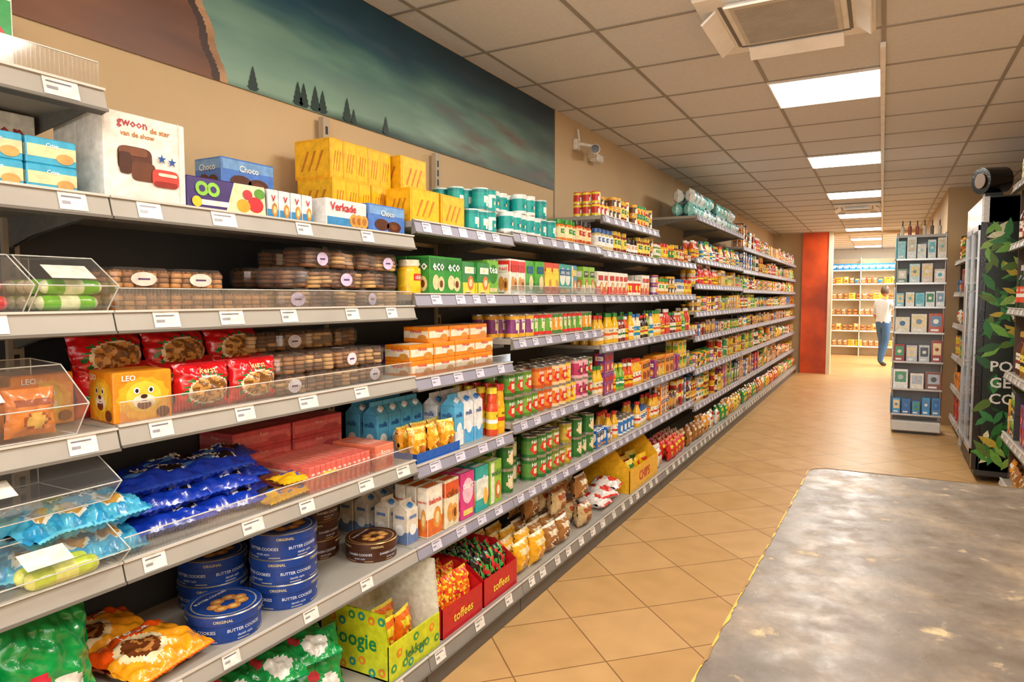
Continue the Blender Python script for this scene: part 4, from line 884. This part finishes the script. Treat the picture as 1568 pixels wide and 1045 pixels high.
# ------------------------------------------------------------ magazine rack
g=T(); x0,x1,yf,yb=.13,.60,8.62,8.98; GR='#a8aaac'
g.box(x0,x1,yf-.02,yb,.03,.14,'#d8d8d4',MATTE,.01); g.box(x0+.03,x1-.03,yf+.0,yb-.02,0,.03,'#3a3a3c')
for x in(x0+.01,x1-.01):
    for y in(yf+.06,yb-.02): g.cyl((x,y,.1),(x,y,2.2),.012,GR,METAL,8)
g.box(x0+.02,x1-.02,(yf+yb)/2,(yf+yb)/2+.01,.14,2.15,'#9a9ea2')
g.box(x0,x1,yf+.05,yb,2.15,2.18,'#b8b8b6')
rr=random.Random(3)
for z,h,cols,nx in((.2,.2,['#2c7fd0','#2f6ab0','#3a9ad8','#4a8ac0'],5),(.48,.22,['#f0e8d8','#8a4a3c','#4a4a4c','#f7f7f2','#b8c0c8'],3),(.78,.26,['#3a3a3c','#e0e0d8','#a02a2c','#f0e8d0','#c8d0d8'],4),(1.10,.24,['#6a8aaa','#c8502c','#f0f0e8','#2c6f9c','#e8e0c8'],3),(1.38,.22,['#8ad0e0','#ecf4f6','#6ac0d0','#f0ece0','#d8c8b0'],5),(1.64,.22,['#c8e8f0','#5ab8c8','#f4f8f8','#e8d8c8','#7a9a8a'],4),(1.9,.24,['#e8f4f6','#7ac8d8','#f2ece0','#d8d0b8','#9ad8e0'],5)):
    g.box(x0,x1,yf-.005,yf,z,z+.02,'#c8c8c6',METAL); g.box(x0,x1,yf,yf+.15,z,z+.006,'#aaacae'); g.box(x0-.02,x0-.016,yf,yb,z,z+.025,'#c8c8c6',METAL)
    for i in range(nx):
        w=(x1-x0)/nx*rr.uniform(.78,.94); cx=x0+(i+.5)*(x1-x0)/nx; hv=h*rr.uniform(.7,1.05)
        for q in range(2):
            c=rr.choice(cols); t=T(); t.box(-w/2,w/2,-.004,.004,0,hv,c,PRINT,.002); t.poly([(-w*.38,-.0048,hv*.35),(w*.38,-.0048,hv*.35),(w*.38,-.0048,hv*.88),(-w*.38,-.0048,hv*.88)],rr.choice(cols+['#f0d8a0','#4a9a6a','#88a8c0'])); t.poly([(-w*.35,-.0048,hv*.12),(w*.2,-.0048,hv*.12),(w*.2,-.0048,hv*.22),(-w*.35,-.0048,hv*.22)],'#f4f4f0')
            t.poly([(w*.2*math.cos(a*.6),-.0054,hv*.6+w*.2*math.sin(a*.6)) for a in range(10)],rr.choice(cols+['#f7f7f2']))
            g.add(t,Matrix.Translation((cx,yf+.02+q*.05,z+.008))@Matrix.Rotation(-.12,4,'X'))
    for i in range(2):
        c=rr.choice(cols); t=T(); t.box(-.006,.006,-.06,.06,0,h,c,PRINT,.002); t.poly([(-.0066,-.045,h*.4),(-.0066,.045,h*.4),(-.0066,.045,h*.85),(-.0066,-.045,h*.85)],rr.choice(cols)); g.add(t,Matrix.Translation((x0-.005,yf+.10+i*.15,z+.01)))
for i in range(6):
    xx=x0+.05+i*.07; g.cyl((xx,yf+.15,2.18),(xx,yf+.15,2.28),.018,rr.choice(['#5a5a5c','#d8d0c0','#9a4a3c']),GLOSS,10); g.cyl((xx,yf+.15,2.28),(xx,yf+.15,2.34),.006,'#202020',GLOSS,8)
obj(g,'magazine_rack')
# ------------------------------------------------------------ back room
g=T(); yb=19.6
g.box(-1.5,1.4,yb+.4,yb+.42,0,2.5,'#d8c8a8')
for x in(-1.5,-.5,.5,1.38): g.box(x,x+.02,yb,yb+.4,0,2.5,'#e0dac8')
for z in(.25,.65,1.05,1.45,1.85,2.2): g.box(-1.5,1.4,yb,yb+.4,z-.03,z,'#f7f2e4')
obj(g,'bakery_shelf_unit')
BR=T(); BR.lathe([(0,0,'#a8642c',MATTE),(.05,.0,'#a8642c',MATTE),(.065,.03,'#c07a34',MATTE),(.05,.06,'#a8642c',MATTE),(0,.075,'#a8642c',MATTE)],12,None,True); BR.dim=(.13,.13,.075); BR.stack=2
BLB=sbox(.14,.1,.16,'#1f8ad0','#f2f4f6','#1c6fb0','vla','#ffffff',2)
def fillx(g,x0,x1,z,sk,y=yb+.03):
    x=x0+.02
    while x<x1-.1:
        s=random.choice(sk); w=s.dim[0]
        for q in range(1+(s is BR)): g.add(s,Matrix.Translation((x+w/2,y+s.dim[1]/2,z+q*s.dim[2]+.001))@Matrix.Rotation(-math.pi/2,4,'Z'))
        x+=w+.01
for z,sk,n_ in((2.2,[BLB],'blue_food_boxes'),(1.85,BAG[:5]+[BOX[3]],'bread_bags'),(1.45,[BR,BAG[4],BAG[0]],'bread_loaves'),(1.05,[BR,BAG[4]],'bread_loaves'),(.65,[BR,BAG[1]],'bread_loaves'),(.25,[BAG[0],BAG[4]],'bread_bags')):
    g=T(); fillx(g,-1.48,1.38,z,sk); obj(g,n_)
# ------------------------------------------------------------ person
def skin(name,J,E,root,sub=2):
    me=bpy.data.meshes.new(name); ks=list(J); me.from_pydata([J[k][0] for k in ks],[(ks.index(a),ks.index(b)) for a,b in E],[]); o=bpy.data.objects.new(name,me); SC.collection.objects.link(o)
    m=o.modifiers.new('s','SKIN'); m.use_smooth_shade=True
    for i,k in enumerate(ks): me.skin_vertices[0].data[i].radius=J[k][1]; me.skin_vertices[0].data[i].use_root=(k==root)
    s=o.modifiers.new('u','SUBSURF'); s.levels=sub; s.render_levels=sub
    bpy.context.view_layer.update()
    m2=bpy.data.meshes.new_from_object(o.evaluated_get(bpy.context.evaluated_depsgraph_get())); bpy.data.objects.remove(o); return m2
def paint(me,name,cf,parent):
    a=me.color_attributes.new('Col','FLOAT_COLOR','CORNER')
    for p in me.polygons:
        c=C(cf(p.center)); p.use_smooth=True
        for li in p.loop_indices: a.data[li].color=(*c,1)
    me.materials.clear(); me.materials.append(MATS[MATTE])
    for p in me.polygons: p.material_index=0
    o=bpy.data.objects.new(name,me); SC.collection.objects.link(o); o.parent=parent; return o
per=empty('shopper')
J={'pel':((0,0,.95),(.15,.11)),'waist':((0,.01,1.10),(.135,.10)),'chest':((0,.0,1.30),(.17,.11)),'neck0':((0,0,1.44),(.09,.07)),'neck':((0,.01,1.50),(.055,.055)),
'hl':((-.09,0,.90),(.095,.10)),'kl':((-.10,.10,.50),(.062,.065)),'al':((-.10,.04,.10),(.042,.045)),'fl':((-.10,.10,.045),(.042,.035)),'tl':((-.11,.20,.035),(.036,.025)),
'hr':((.09,0,.90),(.095,.10)),'kr':((.10,-.02,.50),(.062,.065)),'ar':((.10,-.16,.11),(.042,.045)),'fr':((.10,-.10,.045),(.042,.035)),'tr':((.11,.0,.035),(.036,.025)),
'sl':((-.17,0,1.40),(.062,.062)),'el':((-.25,.02,1.13),(.045,.045)),'wl':((-.22,.16,.93),(.03,.028)),
'sr':((.17,0,1.40),(.062,.062)),'er':((.25,.10,1.16),(.045,.045)),'wr':((.20,.33,1.22),(.03,.028))}
E=[('pel','waist'),('waist','chest'),('chest','neck0'),('neck0','neck'),('pel','hl'),('hl','kl'),('kl','al'),('al','fl'),('fl','tl'),('pel','hr'),('hr','kr'),('kr','ar'),('ar','fr'),('fr','tr'),('chest','sl'),('sl','el'),('el','wl'),('chest','sr'),('sr','er'),('er','wr')]
def bc(c):
    if c.z<.085: return '#2a2622'
    if c.z<.96 and abs(c.x)<.2 and c.y<.3 and not(c.x<-.17 and c.z>.8): return '#33608e'
    if c.z>1.47: return '#b07c5c'
    if (c.x<-.17 and c.z<1.12) or (c.y>.14 and c.z>1.0): return '#b07c5c'
    return '#c4ced6'
paint(skin('body',J,E,'pel'),'body',bc,per)
def hand(name,w,d,up):
    w=Vector(w);d=Vector(d).normalized();s=Vector(up).cross(d).normalized(); n=d.cross(s)
    J={'w':(tuple(w),(.024,.018)),'p':(tuple(w+d*.05),(.036,.016)),'p2':(tuple(w+d*.085),(.034,.013))}; E=[('w','p'),('p','p2')]
    for i,l in enumerate((.062,.072,.068,.052)):
        b=w+d*.088+s*(-.027+i*.018); J[f'f{i}a']=(tuple(b),(.009,.009)); J[f'f{i}b']=(tuple(b+d*l*.5-n*.006),(.0085,.0085)); J[f'f{i}c']=(tuple(b+d*l*.9-n*.026),(.007,.007)); E+=[('p2',f'f{i}a'),(f'f{i}a',f'f{i}b'),(f'f{i}b',f'f{i}c')]
    J['t1']=(tuple(w+d*.035-s*.035),(.011,.011)); J['t2']=(tuple(w+d*.065-s*.055-n*.01),(.009,.009)); E+=[('p','t1'),('t1','t2')]
    paint(skin(name,J,E,'p',1),name,lambda c:'#b07c5c',per)
hand('hand_left',J['wl'][0],(.02,.5,-.6),(1,0,.2)); hand('hand_right',J['wr'][0],(-.1,.9,.1),(0,0,1))
t=T(); NS,NR=24,18
def headp(a,v):
    x=.077*math.sin(v)*math.cos(a); y=.096*math.sin(v)*math.sin(a); z=.118*math.cos(v)
    if z<0: x*=1+.9*z
    if y>0:
        z_=z+.012; y+= .022*math.exp(-((x/.012)**2))*math.exp(-((z_/.022)**2)); y-=.008*math.exp(-(((abs(x)-.03)/.015)**2))*math.exp(-(((z-.012)/.012)**2)); y+=.006*math.exp(-((x/.025)**2))*math.exp(-(((z+.055)/.01)**2))
    return (x,y,z)
b0=t.vs([headp(2*math.pi*i/NS,math.pi*(j+.001)/NR) for j in range(NR+1) for i in range(NS)])
for j in range(NR):
    for i in range(NS):
        q=headp(2*math.pi*(i+.5)/NS,math.pi*(j+.5)/NR); c='#b07c5c'
        if q[1]>0 and abs(abs(q[0])-.03)<.012 and abs(q[2]-.012)<.009: c='#2a1a14'
        if q[1]>0 and abs(q[0])<.024 and abs(q[2]+.055)<.009: c='#a85a50'
        t.f([b0+j*NS+i,b0+j*NS+(i+1)%NS,b0+(j+1)*NS+(i+1)%NS,b0+(j+1)*NS+i],c,MATTE,True)
for sx in(-1,1): t.lathe([(0,0,'#a87458',MATTE),(.018,.004,'#a87458',MATTE),(.02,.02,'#a87458',MATTE),(0,.03,'#a87458',MATTE)],10,None,True,sx*.078,-.004,-.018)
b0=t.vs([tuple(k*1.09 for k in headp(2*math.pi*i/NS,math.pi*(j+.001)/NR)) for j in range(NR+1) for i in range(NS)])
for j in range(NR):
    for i in range(NS):
        q=headp(2*math.pi*(i+.5)/NS,math.pi*(j+.5)/NR)
        if q[2]>.055 or (q[1]<.01 and q[2]>-.06): t.f([b0+j*NS+i,b0+j*NS+(i+1)%NS,b0+(j+1)*NS+(i+1)%NS,b0+(j+1)*NS+i],'#4a3424',MATTE,True)
h=obj(t,'head',None,per); h.location=(0,.03,1.635); h.rotation_euler=(-.1,0,.3)
per.location=(.04,17.0,0); per.rotation_euler=(0,0,-.7); per.scale=(1.0,1.0,1.0)
# ------------------------------------------------------------ lights / world / camera
def area(name,loc,size,sy,power,col,rot=(0,0,0)):
    l=bpy.data.lights.new(name,'AREA'); l.shape='RECTANGLE'; l.size=size; l.size_y=sy; l.energy=power; l.color=col
    o=bpy.data.objects.new(name,l); o.location=loc; o.rotation_euler=rot; SC.collection.objects.link(o)
area('daylight_back_room',(1.6,17.3,2.70),1.6,3.4,260,(1,.96,.9))
w=bpy.data.worlds.new('sky'); SC.world=w; w.use_nodes=True; bg=w.node_tree.nodes['Background']; bg.inputs[0].default_value=(1,.97,.93,1); bg.inputs[1].default_value=4.6
cam=bpy.data.cameras.new('camera'); cam.lens=24; cam.sensor_width=36; cam.clip_start=.02; co=bpy.data.objects.new('camera',cam); SC.collection.objects.link(co)
co.location=(0,0,1.5); co.rotation_euler=(math.radians(90-3.67),0,math.radians(28.4)); SC.camera=co
try:
    SC.view_settings.view_transform='Standard'; SC.view_settings.look='None'
except Exception as ex: print(ex)
print('polys',sum(len(o.data.polygons) for o in SC.objects if o.type=='MESH'))
